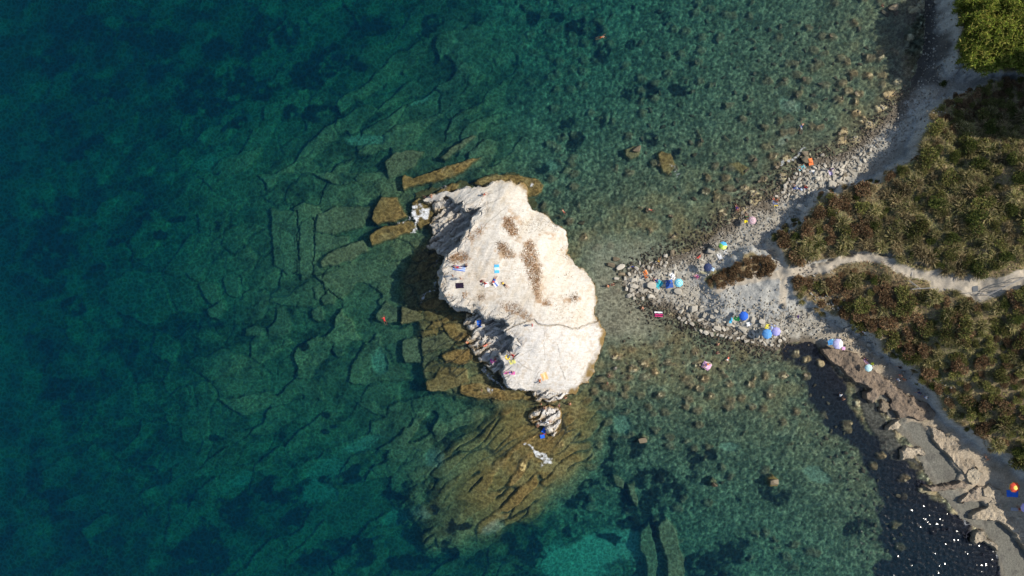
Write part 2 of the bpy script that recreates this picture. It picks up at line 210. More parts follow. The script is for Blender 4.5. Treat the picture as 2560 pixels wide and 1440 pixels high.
def ground(x, y):
    """height and masks at world points"""
    x = np.asarray(x, float); y = np.asarray(y, float)
    jx = x + fbm(x, y, 5, 11, 4)*.7; jy = y + fbm(x, y, 5, 31, 4)*.7
    coast = np.full(x.shape, -1e3)
    near = x > 15
    coast[near] = sdist(jx[near], jy[near], COAST)
    D = np.clip(depth(x, y), .06, 16)
    # jointed bedrock in the west and south, cobbles in the east
    pxx = x/PX+1280; pyy = 720-y/PX
    bed = sstep(1380, 1200, pxx + fbm(x, y, 14, 3)*60 + np.where(pyy > 980, -(pyy-980)*.32, 0))
    fanm = sstep(-5, 2., sdist(jx, jy, FAN)+fbm(x, y, 4, 208, 4)*1.6)
    u, v = rot(jx, jy, 36); u = u+fbm(x, y, 7, 203, 3)*1.5; v = v+fbm(x, y, 7, 204, 3)*1.2; f1a, fda, ida = voronoi(u, v, 8.5, 2.6, 5, .95)
    u, v = rot(jx, jy, 12); u = u+fbm(x, y, 8, 205, 3)*2; v = v+fbm(x, y, 8, 206, 3)*2; f1b, fdb, idb = voronoi(u, v, 8, 5.5, 9, .95)
    wsel = sstep(900, 1120, pyy + fbm(x, y, 20, 8)*120) + sstep(470, 380, pyy)
    u, v = rot(jx, jy, 28); _, k2, k2i = voronoi(u, v, 3.4, 1.3, 11, .95)
    fd = np.where(wsel > .5, fda, fdb); idc = np.where(wsel > .5, ida, idb)
    deepf = sstep(0.3, 2.5, D)
    fine = fbm(x, y, 1.1, 21, 3)
    slabz = (idc-.5)*1.1*deepf + (k2i-.5)*.22 - .22*sstep(.12, .02, k2)*sstep(.0, .3, fbm(x, y, 5, 213, 3)) - .42*sstep(.09, .0, fd+fine*.02)*(.35+.65*deepf)*sstep(-.15, .35, fbm(x, y, 9, 207, 3)) + fbm(x, y, 9, 41, 3)*.35*deepf
    q1, qd, qid = voronoi(x+fine*.25, y+fine*.2, .72, .62, 15)
    b1, bd, bid = voronoi(x+fine*.4, y, 2.6, 2.2, 19)
    cob = .30*(.2+.8*qid)*sstep(.16, .42, .8-q1) + np.where(bid > .70 - .5*fbm(x, y, 11, 101, 4), .45*(.4+bid)*sstep(.48, .2, b1), 0) + fbm(x, y, .5, 47, 2)*.05
    cob = cob*(.35+.65*sstep(.15, .7, D)) 
    lowcob = sstep(1430, 1500, pxx)*sstep(1720, 1600, pxx)*sstep(560, 640, pyy)*sstep(880, 820, pyy)
    z = -D + bed*slabz + (1-bed)*(cob-.1)*(1-.8*lowcob)
    z = np.where(bed > .5, z + fine*.05, z)
    flat = np.zeros(x.shape); slabm = bed*(1-fanm)*0
    for a, b, rx, ry, ang in SAND:
        cx, cy = P([(a, b)])[0]; uu, vv = rot(x-cx, y-cy, -ang)
        flat = np.maximum(flat, sstep(1.25, .75, np.hypot(uu/(rx*PX), vv/(ry*PX)) + fbm(x, y, 4, 61, 5)*.55))
    z = z*(1-flat) + flat*(-D-.35+fbm(x, y, 2, 13, 2)*.04)
    grass = np.zeros(x.shape)
    for a, b, rx, ry, ang in GRASS:
        cx, cy = P([(a, b)])[0]
        m = (np.abs(x-cx) < 12) & (np.abs(y-cy) < 12)
        uu, vv = rot(x[m]-cx, y[m]-cy, -ang)
        grass[m] = np.maximum(grass[m], sstep(1.15, .85, np.hypot(uu/(rx*PX), vv/(ry*PX)) + fbm(x[m], y[m], 2.2, 77, 5)*.5)*sstep(-.75, -.1, fbm(x[m], y[m], 1.3, 78, 4)))
    wm = sstep(-1.8, .6, sdist(jx, jy, SHELF)); u, v = rot(jx, jy, 14); g1, gd, gid = voronoi(u, v, 4.2, 1.7, 27, .9)
    wz = -.35-.45*sstep(2, 9, -sdist(x, y, SHELF_IN)) + (gid-.5)*.5 - .5*sstep(.12, 0, gd+fine*.02)
    z = z*(1-wm)+wm*np.maximum(z, wz); wbrown = wm*sstep(-1.0, -.2, wz)
    # the fan of joined ledges south of the islet
    u, v = rot(jx+fbm(x, y, 9, 209, 2)*1.0, jy, 40); g1, gd, gid = voronoi(u, v, 8.5, 1.9, 25, .95)
    rd = sstep(23, 3, ldist(x, y, P([(1340,1040),(1390,1120),(1330,1200)])))
    fz = -.3 - 1.4*(1-rd) + (gid-.5)*.6 - .8*sstep(.19, .04, gd+fine*.02)*sstep(-.45, .0, fbm(x, y, 6, 210, 3)) + fbm(x, y, 1.4, 211, 3)*.06
    z = z*(1-fanm) + fanm*np.maximum(z, fz)
    z = z - .18*grass*(1-bed)
    brown = np.maximum(fanm*sstep(-2.0, -.4, fz), wbrown)
    top = np.full(x.shape, 0.)
    for poly, h, dip in SLABS:
        q = P(poly); m = (x > q[:, 0].min()-1) & (x < q[:, 0].max()+1) & (y > q[:, 1].min()-1) & (y < q[:, 1].max()+1)
        if not m.any(): continue
        d = sdist(x[m] + fbm(x[m], y[m], 1.6, 55, 3)*.22, y[m] + fbm(x[m], y[m], 1.6, 56, 3)*.22, q)
        c = q.mean(0)
        hh = h + dip[0]*(x[m]-c[0]) + dip[1]*(y[m]-c[1]) + fbm(x[m], y[m], 2.5, 58, 3)*.07
        k = sstep(-.05, .3, d); zz = z[m]
        z[m] = np.where(d > -.22, np.where(d < .0, np.minimum(zz, h-.45), zz*(1-k)+k*hh), zz)
        top[m] = np.maximum(top[m], k); brown[m] = np.maximum(brown[m]*(1-k), k*sstep(-.75, -.2, h)); flat[m] *= 1-k; grass[m] *= 1-k
    # shore and land
    land = beach(x, y) if near.any() else z*0
    rough = fbm(x, y, 1.3, 91, 4)
    shore = np.clip(coast, -40, 60)
    zl = .06 + (np.clip(land, .3, 4)-.06)*sstep(0, 5.5, shore) + (rough*.13 + fbm(x, y, 4, 92, 4)*.12)*sstep(0, 2.5, shore)
    s1, sd1, sid = voronoi(x+fine*.2, y, .8, .7, 95); zl = zl + .14*sid*sstep(.5, .1, s1)*sstep(6.5, 1.5, shore)*(shore > 0)
    zs = np.maximum(z, -.06-np.clip(-shore, 0, 99)*.10 + (cob-.1)*.8)
    z = np.where(shore > 0, zl, np.where(shore > -12, np.where(near, np.maximum(z, np.minimum(zs, -.10+cob*.4)), z), z))
    hill_h = np.clip(hill(x, y), .5, 14)
    scrub = np.zeros(x.shape); face = np.zeros(x.shape)
    for k, c in enumerate(cliffs):
        m = (x > c[:, 0].min()-3) & (x < c[:, 0].max()+3) & (y > c[:, 1].min()-3) & (y < c[:, 1].max()+3) & near
        if not m.any(): continue
        d = sdist(x[m]+fbm(x[m], y[m], 2.2, 65+k, 4)*.8, y[m]+fbm(x[m], y[m], 2.2, 75+k, 4)*.8, c)
        w = (.9, .9, 1.6, 4.2, 1.5, .6, 2.5, 4)[k]
        kk = sstep(-w, .5 if k != 3 else 1.5, d)
        hz_ = (hill_h[m] if k < 6 else (10.5, 24)[k-6]) + fbm(x[m], y[m], 3.2, 85, 4)*.5
        z[m] = np.where(d > -w, np.maximum(z[m], z[m]*(1-kk)+kk*hz_), z[m])
        face[m] = np.maximum(face[m], sstep(-w-1.2, -.2, d)*sstep(1.0, .2, d))
        if k == 5: face[m] *= sstep(.4, -.4, d)
        if k != 3: scrub[m] = np.maximum(scrub[m], sstep(-.1, .5, d))
        elif k == 3: face[m] = np.maximum(face[m], sstep(-1, 1, d)*.8)
    pathm = np.zeros(x.shape)
    for k, ln in enumerate(PATHS):
        d = ldist(x+fbm(x, y, 2.5, 33, 3)*.35, y+fbm(x, y, 2.5, 34, 3)*.35, ln)
        pathm = np.maximum(pathm, sstep((.8, 1.7, .75)[k]+.25, (.8, 1.7, .75)[k]-.25, d)*near)
    z = z - pathm*.22*scrub; 
    mud = np.zeros(x.shape)
    for q in MUD:
        m = (x > q[:, 0].min()-1) & (x < q[:, 0].max()+1) & (y > q[:, 1].min()-1) & (y < q[:, 1].max()+1)
        if m.any():
            d = sdist(x[m]+fbm(x[m], y[m], 1.5, 35, 3)*.3, y[m]+fbm(x[m], y[m], 1.5, 36, 3)*.3, q); k = sstep(-.15, .15, d)
            lv = -.12 if q is MUD[3] else .07
            z[m] = z[m]*(1-k)+k*(lv+fbm(x[m], y[m], 3, 37, 2)*.02); mud[m] = np.maximum(mud[m], k)
    weed = sstep(-.6, .6, sdist(jx, jy, WEED) + fbm(x, y, 2.2, 38, 4)*1.2)*near*(shore < .3)*(1-.85*np.where(bid > .80, sstep(.42, .3, b1), 0)*sstep(6, 1.5, sdist(jx, jy, WEED)))
    z = z - (cob-.08)*.85*weed*(1-.8*np.where(bid > .80, sstep(.42, .3, b1), 0))*(z < .05)
    return z, dict(bed=bed, flat=flat, grass=grass, brown=brown, top=top, shore=shore, scrub=scrub*(1-pathm), face=face, path=pathm, mud=mud, weed=weed, cob=cob, q1=q1, crack=np.maximum.reduce([bed*.65*sstep(.07, .02, fd)*sstep(-.15, .35, fbm(x, y, 9, 207, 3))*(1-fanm), np.maximum(fanm, wm)*sstep(.14, .03, gd)*sstep(-.45, .0, fbm(x, y, 6, 210, 3)), bed*(1-fanm)*.4*sstep(.10, .03, k2)*sstep(.0, .3, fbm(x, y, 5, 213, 3))]), qid=qid, bid=bid, b1=b1, idc=idc, fine=fine, fan=fanm, D=D, lowcob=lowcob)

# ------------------------------------------------------------------ materials
def nd(t, typ, **kw):
    n = t.nodes.new(typ)
    for k, v in kw.items():
        if k.startswith('i_'): n.inputs[k[2:].replace('_', ' ')].default_value = v
        else: setattr(n, k, v)
    return n
def new_mat(name):
    m = bpy.data.materials.new(name); m.use_nodes = True
    t = m.node_tree; b = t.nodes['Principled BSDF']; return m, t, b
def math_node(t, op, a, b=None):
    n = t.nodes.new('ShaderNodeMath'); n.operation = op
    for i, v in enumerate((a, b)):
        if v is None: continue
        if isinstance(v, (int, float)): n.inputs[i].default_value = v
        else: t.links.new(v, n.inputs[i])
    return n.outputs[0]
def ramp(t, fac, stops):
    n = t.nodes.new('ShaderNodeValToRGB'); t.links.new(fac, n.inputs[0]); e = n.color_ramp.elements
    while len(e) < len(stops): e.new(.5)
    for el, (p, c) in zip(e, stops): el.position = p; el.color = (*c, 1) if len(c) == 3 else c
    return n.outputs[0]
def mixc(t, fac, a, b, mode='MIX'):
    n = t.nodes.new('ShaderNodeMix'); n.data_type = 'RGBA'; n.blend_type = mode
    for sock, v in ((n.inputs[0], fac), (n.inputs[6], a), (n.inputs[7], b)):
        if isinstance(v, (int, float)): sock.default_value = v
        elif isinstance(v, tuple): sock.default_value = (*v, 1)
        else: t.links.new(v, sock)
    return n.outputs[2]
def coord(t, kind='Object'):
    return t.nodes.new('ShaderNodeTexCoord').outputs[kind]
def noise(t, vec, scale, detail=4, rough=.6, out=0):
    n = nd(t, 'ShaderNodeTexNoise'); n.inputs['Scale'].default_value = scale
    n.inputs['Detail'].default_value = detail; n.inputs['Roughness'].default_value = rough
    t.links.new(vec, n.inputs['Vector']); return n.outputs[out]
def bump(t, b, h, strength=.5, dist=.1):
    n = nd(t, 'ShaderNodeBump'); n.inputs['Strength'].default_value = strength; n.inputs['Distance'].default_value = dist
    t.links.new(h, n.inputs['Height']); t.links.new(n.outputs[0], b.inputs['Normal'])
def terrain_mat(name, lo=.62, hi=1.4, scale=3.2, bs=.6, bd=.12, rough=.9, grain=9):
    m, t, b = new_mat(name)
    v = coord(t); a = nd(t, 'ShaderNodeAttribute', attribute_name='col')
    n1 = noise(t, v, scale, 5, .65); n2 = noise(t, v, grain, 3, .6)
    f = math_node(t, 'MULTIPLY', ramp(t, n1, [(.3, (lo,)*3), (.72, (hi,)*3)]), 1.0)
    f2 = ramp(t, n2, [(.3, (.75,)*3), (.7, (1.22,)*3)])
    c = mixc(t, 1.0, mixc(t, 1.0, a.outputs['Color'], f, 'MULTIPLY'), f2, 'MULTIPLY')
    t.links.new(c, b.inputs['Base Color']); b.inputs['Roughness'].default_value = rough
    b.inputs['Specular IOR Level'].default_value = .2
    bump(t, b, math_node(t, 'ADD', n1, math_node(t, 'MULTIPLY', n2, .5)), bs, bd)
    return m
M = {}
M['seabed'] = terrain_mat('seabed_rock', .5, 1.7, 2.2, .7, .16)
M['beach'] = terrain_mat('pale_clay_beach', .8, 1.2, 2.5, .8, .12, grain=6)
M['scrub'] = terrain_mat('dry_scrub_soil', .6, 1.4, 2.0, .8, .15)
M['path'] = terrain_mat('trodden_pale_earth', .88, 1.12, 1.5, .4, .06)

def mesh_from(name, V, F, mat=None, smooth=False, col=None):
    me = bpy.data.meshes.new(name)
    V = np.asarray(V, np.float32); F = np.asarray(F, np.int32)
    me.vertices.add(len(V)); me.vertices.foreach_set('co', V.ravel())
    k = F.shape[1]; me.loops.add(F.size); me.loops.foreach_set('vertex_index', F.ravel())
    me.polygons.add(len(F)); me.polygons.foreach_set('loop_start', np.arange(0, F.size, k, dtype=np.int32))
    me.polygons.foreach_set('use_smooth', np.full(len(F), smooth))
    if col is not None:
        at = me.color_attributes.new('col', 'FLOAT_COLOR', 'POINT')
        at.data.foreach_set('color', np.concatenate([col, np.ones((len(col), 1))], 1).astype(np.float32).ravel())
    me.update(calc_edges=True); me.validate()
    if mat: me.materials.append(mat)
    return me
def link(name, me, label=None, cat=None, group=None, kind=None, parent=None, loc=None):
    o = bpy.data.objects.new(name, me); C.objects.link(o)
    if loc is not None: o.location = loc
    if parent: o.parent = parent
    if label: o['label'] = label
    if cat: o['category'] = cat
    if group: o['group'] = group
    if kind: o['kind'] = kind
    return o
def grid_faces(nx, ny, keep=None):
    i = np.arange(nx-1)[:, None]*ny + np.arange(ny-1)[None]; i = i.ravel()
    F = np.stack([i, i+ny, i+ny+1, i+1], 1)
    return F if keep is None else F[keep]
def compact(V, F, col=None):
    used = np.unique(F); mp = np.zeros(len(V), int); mp[used] = np.arange(len(used))
    return V[used], mp[F], (None if col is None else col[used])

# ------------------------------------------------------------------ terrain
def axis(lo, hi, step, far):
    core = np.arange(lo, hi+step/2, step); out = [core[-1]]; s = step
    while out[-1] < far: s *= 1.35; out.append(out[-1]+s)
    inn = [core[0]]; s = step
    while inn[-1] > -far: s *= 1.35; inn.append(inn[-1]-s)
    return np.concatenate([inn[:0:-1], core, out[1:]])
xs = axis(-100, 104, .2, 420); ys = axis(-58, 58, .2, 420)
GX, GY = np.meshgrid(xs, ys, indexing='ij')
GZ, mk = ground(GX.ravel(), GY.ravel()); GX = GX.ravel(); GY = GY.ravel()
def mixn(c, new, m): return c*(1-m[:, None]) + np.array(new)[None]*m[:, None]
n_big = fbm(GX, GY, 11, 101, 4); n_mid = fbm(GX, GY, 2.4, 103, 4); n_sml = fbm(GX, GY, .7, 105, 3)
col = np.tile(np.array([.15, .155, .085]), (len(GX), 1))
col = mixn(col, (.22, .20, .10), np.clip(.5+n_mid, 0, 1))                      # algae-covered rock
col = mixn(col, (.11, .13, .085), np.clip(n_big*1.4, 0, 1)*.8)
col = col*(1 + .9*(mk['idc']-.5)+ .45*n_mid + .35*n_sml)[:, None]
wl = sstep(300, 560, GX/PX+1280+n_big*60)*sstep(1150, 1000, GX/PX+1280)*mk['bed']; col = mixn(col, (.27, .255, .13), wl*np.clip(.55+.6*n_big+.3*n_mid, 0, 1)*.7); col = np.clip(col, .02, .5)
cobc = np.stack([.22+.16*(mk['qid']-.5), .235+.16*(mk['qid']-.5), .15+.09*(mk['qid']-.5)], 1)*(1+.3*n_mid+.3*n_sml)[:, None]
col = col*mk['bed'][:, None] + cobc*(1-mk['bed'][:, None])
stn = (mk['bid'] > .70 - .5*n_big)*sstep(.5, .3, mk['b1'])*(1-mk['bed'])
col = mixn(col, (.055, .055, .04), sstep(.48, .64, mk['q1'])*(1-mk['bed'])*(1-mk['lowcob'])*.6)
col = mixn(col, (.235, .19, .115), stn*.6)
col = mixn(col, (.34, .35, .24), sstep(.8, .97, mk['qid'])*(1-mk['bed'])*.5)
shal = sstep(1.5, .3, mk['D'])*(1-mk['bed'])
col = mixn(col, (.26, .185, .09), shal*np.clip(.45+n_mid*.8, 0, 1)*.8)
col = mixn(col, (.31, .29, .215), mk['lowcob']*.9)
col = col*(1+.35*sstep(1.2, .3, mk['D'])*(1-mk['bed']))[:, None]
col = mixn(col, (.33, .235, .085), mk['brown'])
col = mixn(col, (.38, .32, .15), mk['brown']*np.clip(n_mid*1.6-.2, 0, 1)*.6)
col = mixn(col, (.26, .25, .14), mk['top']*(1-mk['brown'])*.6)
col = mixn(col, (.42, .42, .31), mk['flat']*.75)
col = mixn(col, (.62, .62, .48), mk['flat']*sstep(1330, 1370, 720-GY/PX)*sstep(1330, 1380, GX/PX+1280)*sstep(1660, 1600, GX/PX+1280))
col = mixn(col, (.05, .055, .04), mk['crack']*.85)
col = mixn(col, (.012, .016, .018), mk['grass']*.93)
col = mixn(col, (.024, .025, .036), mk['weed'])
sea_col = col.copy()
land = mk['shore'] > 0
lc = np.tile(np.array([.34, .32, .27]), (len(GX), 1))
lc = mixn(lc, (.28, .265, .225), np.clip(n_mid*1.6+n_sml*.5, 0, 1)*.7)
lc = mixn(lc, (.36, .31, .23), np.clip(n_big*1.3, 0, 1)*.5)
lc = mixn(lc, (.55, .53, .46), sstep(.5, .9, mk['qid'])*sstep(6, 2, mk['shore'])*.7)
sandy = sstep(2010, 2120, GX/PX+1280)*sstep(790, 850, 720-GY/PX)
lc = mixn(lc, (.37, .305, .22), sandy)
lc = mixn(lc, (.27, .22, .15), sandy*np.clip(n_mid+n_sml*.5, 0, 1))
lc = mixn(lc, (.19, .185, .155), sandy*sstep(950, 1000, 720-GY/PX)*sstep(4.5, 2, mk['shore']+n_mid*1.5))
lc = mixn(lc, (.10, .08, .055), sstep(2.6, .3, mk['shore'] + n_mid)*.9*(1-sandy*.5))
lc = mixn(lc, (.36, .36, .335), mk['face']*.9)
lc = mixn(lc, (.20, .21, .21), mk['face']*np.clip(n_sml*1.5+.1, 0, 1)*.5)
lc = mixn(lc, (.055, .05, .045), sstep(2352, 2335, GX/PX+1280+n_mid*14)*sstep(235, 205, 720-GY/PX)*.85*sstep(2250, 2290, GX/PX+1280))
lc = mixn(lc, (.22, .165, .09), mk['scrub'])
lc = mixn(lc, (.15, .14, .07), mk['scrub']*np.clip(n_big+.3, 0, 1))
lc = mixn(lc, (.40, .35, .275), mk['path'])
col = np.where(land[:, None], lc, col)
col = mixn(col, (.15, .145, .12), mk['mud']); col = mixn(col, (.09, .085, .075), mk['mud']*np.clip(n_sml+n_mid-.1, 0, 1)*.7)
col = np.clip(col, .005, .8)
V = np.stack([GX, GY, GZ], 1); nx, ny = len(xs), len(ys); F = grid_faces(nx, ny)
fm = F[:, 0]
cls = np.where(~land[fm], 0, np.where(mk['path'][fm] > .5, 3, np.where(mk['scrub'][fm] > .5, 2, 1)))
for k, (nm, mt) in enumerate((('seabed', 'seabed'), ('beach_ground', 'beach'), ('scrub_hillside', 'scrub'), ('footpath', 'path'))):
    v, f, c = compact(V, F[cls == k], col)
    link(nm, mesh_from(nm, v, f, M[mt], True, c), kind='structure')
GZ2 = GZ.reshape(nx, ny)
def gh(x, y):
    """terrain height at one point"""
    i = int(np.clip(np.searchsorted(xs, x)-1, 0, nx-2)); j = int(np.clip(np.searchsorted(ys, y)-1, 0, ny-2))
    a = (x-xs[i])/(xs[i+1]-xs[i]); b = (y-ys[j])/(ys[j+1]-ys[j])
    return float((GZ2[i, j]*(1-a)+GZ2[i+1, j]*a)*(1-b)+(GZ2[i, j+1]*(1-a)+GZ2[i+1, j+1]*a)*b)

# ------------------------------------------------------------------ the islet
def islet_h(x, y):
    j1 = fbm(x, y, 2.0, 201, 5)*.55; j2 = fbm(x, y, 2.0, 211, 5)*.55
    u, v = rot(x, y, 33); strat = fbm(u*.25, v, 1.1, 221, 4)
    d = sdist(x+j1*.9, y+j2*.9, TOP)
    h = np.clip(top_h(x, y), .1, 8.6)
    edge = sstep(2.2, .2, d)
    u2, v2 = rot(x, y, 38); b1_, bd_, bi_ = voronoi(u2+j1, v2+j2, 2.8, 1.1, 231)
    rough = strat*(.04+.35*edge*sstep(1.5, 4, h)) + fbm(x, y, .8, 241, 4)*.03 + fbm(x, y, 5, 242, 3)*.15
    step_ = (bi_-.5)*.5*edge*sstep(2, 5, h) - .25*sstep(.10, 0, bd_)*(.0+edge)*sstep(2, 5, h)
    # low relief of the trodden top: a gully along the brown grass and the seam between the two halves
    seam = ldist(x+j1*.7, y+j2*.7, SEAM); 
    u3, v3 = rot(x, y, 62); h2 = h + rough + step_ + .10*fbm(u3*.3, v3, 1.6, 243, 3) - .3*sstep(.2, 0, seam)
    cw = .35 + .5*sstep(2, 5, h)
    z = np.where(d > -1.6, -1.2 + (h2+1.2)*sstep(-cw, .22, d), -2.)
    flank = -1.2+(h*.25+1.2+strat*.5)*sstep(-1.5, -.3, d + strat*.4); z = np.where((d > -1.6), np.maximum(z, flank*sstep(2, 4, h)+(-2)*(1-sstep(2, 4, h))), z)
    for q, f in LED:
        dq = sdist(x+j1*.7, y+j2*.7, q)
        sw = ((v + j1*1.2)/1.5) % 1; hh = f(x, y) + strat*.4 + (bi_-.5)*.3 + .75*sstep(0, .85, sw)*sstep(1, .9, sw) - .3 - .25*sstep(.12, 0, bd_)
        z = np.maximum(z, np.where(dq > -.8, -1.2+(np.clip(hh, -.2, 9)+1.2)*sstep(-.7, .3, dq), -2.))
    return z, d, edge, strat, bd_, h
SEAM = lift([(1262,832),(1290,812),(1330,800),(1345,812),(1372,815),(1400,812),(1440,822),(1480,808),(1500,800)], top_h)
LED = []
for out, cps in LEDGES:
    f = RBF(cps); LED.append((lift(out, f), f))
ixs = np.arange(-19.5, 20, .1); iys = np.arange(-29, 22, .1)
IX, IY = np.meshgrid(ixs, iys, indexing='ij'); IX = IX.ravel(); IY = IY.ravel()
IZ, idd, iedge, istrat, ibd, ih = islet_h(IX, IY)
IZ2 = IZ.reshape(len(ixs), len(iys))
# sideways jitter of the steep faces so that they read as fractured rock
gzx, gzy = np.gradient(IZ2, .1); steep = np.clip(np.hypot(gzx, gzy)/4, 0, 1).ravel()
cz = IZ*1.3
jxv = fbm(IX*.3+cz, IY, 1.0, 251, 4)*.32*steep; jyv = fbm(IX, IY*.3+cz, 1.0, 261, 4)*.32*steep
keep = (IZ > -1.6)
Fi = grid_faces(len(ixs), len(iys)); Fi = Fi[keep[Fi].any(1)]
nb, nm_, ns = fbm(IX, IY, 6, 271, 4), fbm(IX, IY, 1.6, 281, 4), fbm(IX, IY, .5, 291, 3)
ic = np.tile(np.array([.585, .55, .49]), (len(IX), 1))
ic = mixn(ic, (.54, .48, .40), np.clip(nb*.9+.1, 0, 1)*.7)
south = sstep(795, 830, 720-IY/PX*1.04)
ic = mixn(ic, (.61, .59, .56), south*.7)
ic = mixn(ic, (.40, .38, .34), sstep(.10, .02, ibd)*iedge*.7)
ic = mixn(ic, (.46, .43, .38), np.clip(istrat*2-.5, 0, 1)*iedge*.7)
ic = mixn(ic, (.40, .30, .19), sstep(.35, .75, ns+nm_*.6)*.35)
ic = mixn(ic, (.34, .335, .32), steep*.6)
ic = mixn(ic, (.36, .27, .14), sstep(1.3, .35, IZ+nm_*.5)*.85*sstep(1330,1250,IX/PX+1280+np.where(720-IY/PX>960,-80,0)))
ic = mixn(ic, (.22, .15, .06), sstep(.75, .15, IZ+nm_*.35))
ic = mixn(ic, (.30, .25, .18), sstep(.16, .0, ldist(IX+nm_*.3, IY, SEAM))*.7)
SOIL = [([(1262,550),(1278,575),(1290,592)], .9), ([(1246,618),(1262,632),(1280,640)], .9), ([(1322,608),(1332,640),(1340,665),(1338,700),(1345,735)], 1.2), ([(1305,640),(1322,665)], .7), ([(1130,645),(1172,640)], .8), ([(1255,768),(1290,770),(1322,792)], .9), ([(1352,750),(1372,760)], .5), ([(1180,600),(1215,565)], .6), ([(1350,585),(1390,590)], .7), ([(1395,600),(1405,625)], .6), ([(1420,748),(1450,745)], .5), ([(1270,520),(1300,560)], .5)]
soil = np.zeros(len(IX))
for ln, w in SOIL:
    q = lift(ln, top_h); soil = np.maximum(soil, sstep(w*1.5, w*.2, ldist(IX+nm_*.6, IY+ns*.3, q)))
ic = mixn(ic, (.36, .23, .13), soil*np.clip(.55+.9*ns+.5*nm_, 0, 1)*.8)
u_, v_ = rot(IX, IY, 62); streak = fbm(u_*.18, v_, .9, 295, 4); ic = mixn(ic, (.50, .43, .33), np.clip(streak*1.4-.15, 0, 1)*.45*(1-south*.5))
led_shade = np.zeros(len(IX))
for q, f_ in LED[:2]: led_shade = np.maximum(led_shade, sstep(-.6, .2, sdist(IX, IY, q))*sstep(4.2, 2.8, IZ))
ic = mixn(ic, (.33, .315, .29), led_shade*np.clip(.6+nm_*.6, 0, 1)*.6)  # shade of the west slope and recess painted in as grey
CRK = [(lift(l_, top_h), w_) for l_, w_ in [([(1402,915),(1408,935),(1414,948)], .13), ([(1295,903),(1310,915),(1330,926)], .12), ([(1352,925),(1340,935),(1333,970)], .08), ([(1478,815),(1500,808)], .09), ([(1275,905),(1300,890),(1330,873)], .06), ([(1150,520),(1190,500),(1240,478)], .08), ([(1165,545),(1205,518),(1250,495)], .08), ([(1190,590),(1215,560),(1262,520)], .08), ([(1215,480),(1250,475)], .06), ([(1395,860),(1400,900)], .05), ([(1360,820),(1362,900)], .05)]]
for q, w in CRK: ic = mixn(ic, (.28, .25, .21), sstep(w, w*.3, ldist(IX+ns*.12+nm_*.2, IY+ns*.1, q))*.8)
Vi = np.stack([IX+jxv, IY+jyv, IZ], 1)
m, t, b = new_mat('pale_limestone')
v = coord(t); a = nd(t, 'ShaderNodeAttribute', attribute_name='col')
mp = nd(t, 'ShaderNodeMapping'); mp.inputs['Rotation'].default_value = (0, 0, R(-35)); mp.inputs['Scale'].default_value = (.35, 1.6, 1); t.links.new(v, mp.inputs['Vector'])
n1 = noise(t, mp.outputs[0], 1.6, 6, .7); n2 = noise(t, v, 5, 5, .7); n3 = noise(t, v, 18, 2, .5)
c = mixc(t, 1.0, a.outputs['Color'], ramp(t, n1, [(.3, (.86, .84, .80)), (.6, (1.06, 1.06, 1.06))]), 'MULTIPLY')
c = mixc(t, 1.0, c, ramp(t, n2, [(.32, (.80, .77, .72)), (.5, (1.0, 1.0, 1.0)), (.8, (1.08,)*3)]), 'MULTIPLY')
t.links.new(c, b.inputs['Base Color']); b.inputs['Roughness'].default_value = .95; b.inputs['Specular IOR Level'].default_value = .15
bump(t, b, math_node(t, 'ADD', math_node(t, 'MULTIPLY', n1, 1.6), math_node(t, 'ADD', n2, math_node(t, 'MULTIPLY', n3, .3))), .4, .16)
M['limestone'] = m
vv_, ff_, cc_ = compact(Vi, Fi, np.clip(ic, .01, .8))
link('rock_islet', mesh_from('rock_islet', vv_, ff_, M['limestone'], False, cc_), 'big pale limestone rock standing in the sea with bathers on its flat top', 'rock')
def ihh(x, y):
    i = int((x-ixs[0])/.1); j = int((y-iys[0])/.1)
    return float(IZ2[i, j]) if 0 <= i < len(ixs)-1 and 0 <= j < len(iys)-1 else -9.
def height(x, y): return max(gh(x, y), ihh(x, y))
def at(px, py, water=True, up=0):
    """photo pixel -> point standing on what is there"""
    z = 0.
    for _ in range(6):
        q = P([(px, py)], z+up)[0]; z = height(*q)
        if water: z = max(z, 0)
    q = P([(px, py)], z+up)[0]
    return Vector((q[0], q[1], z))

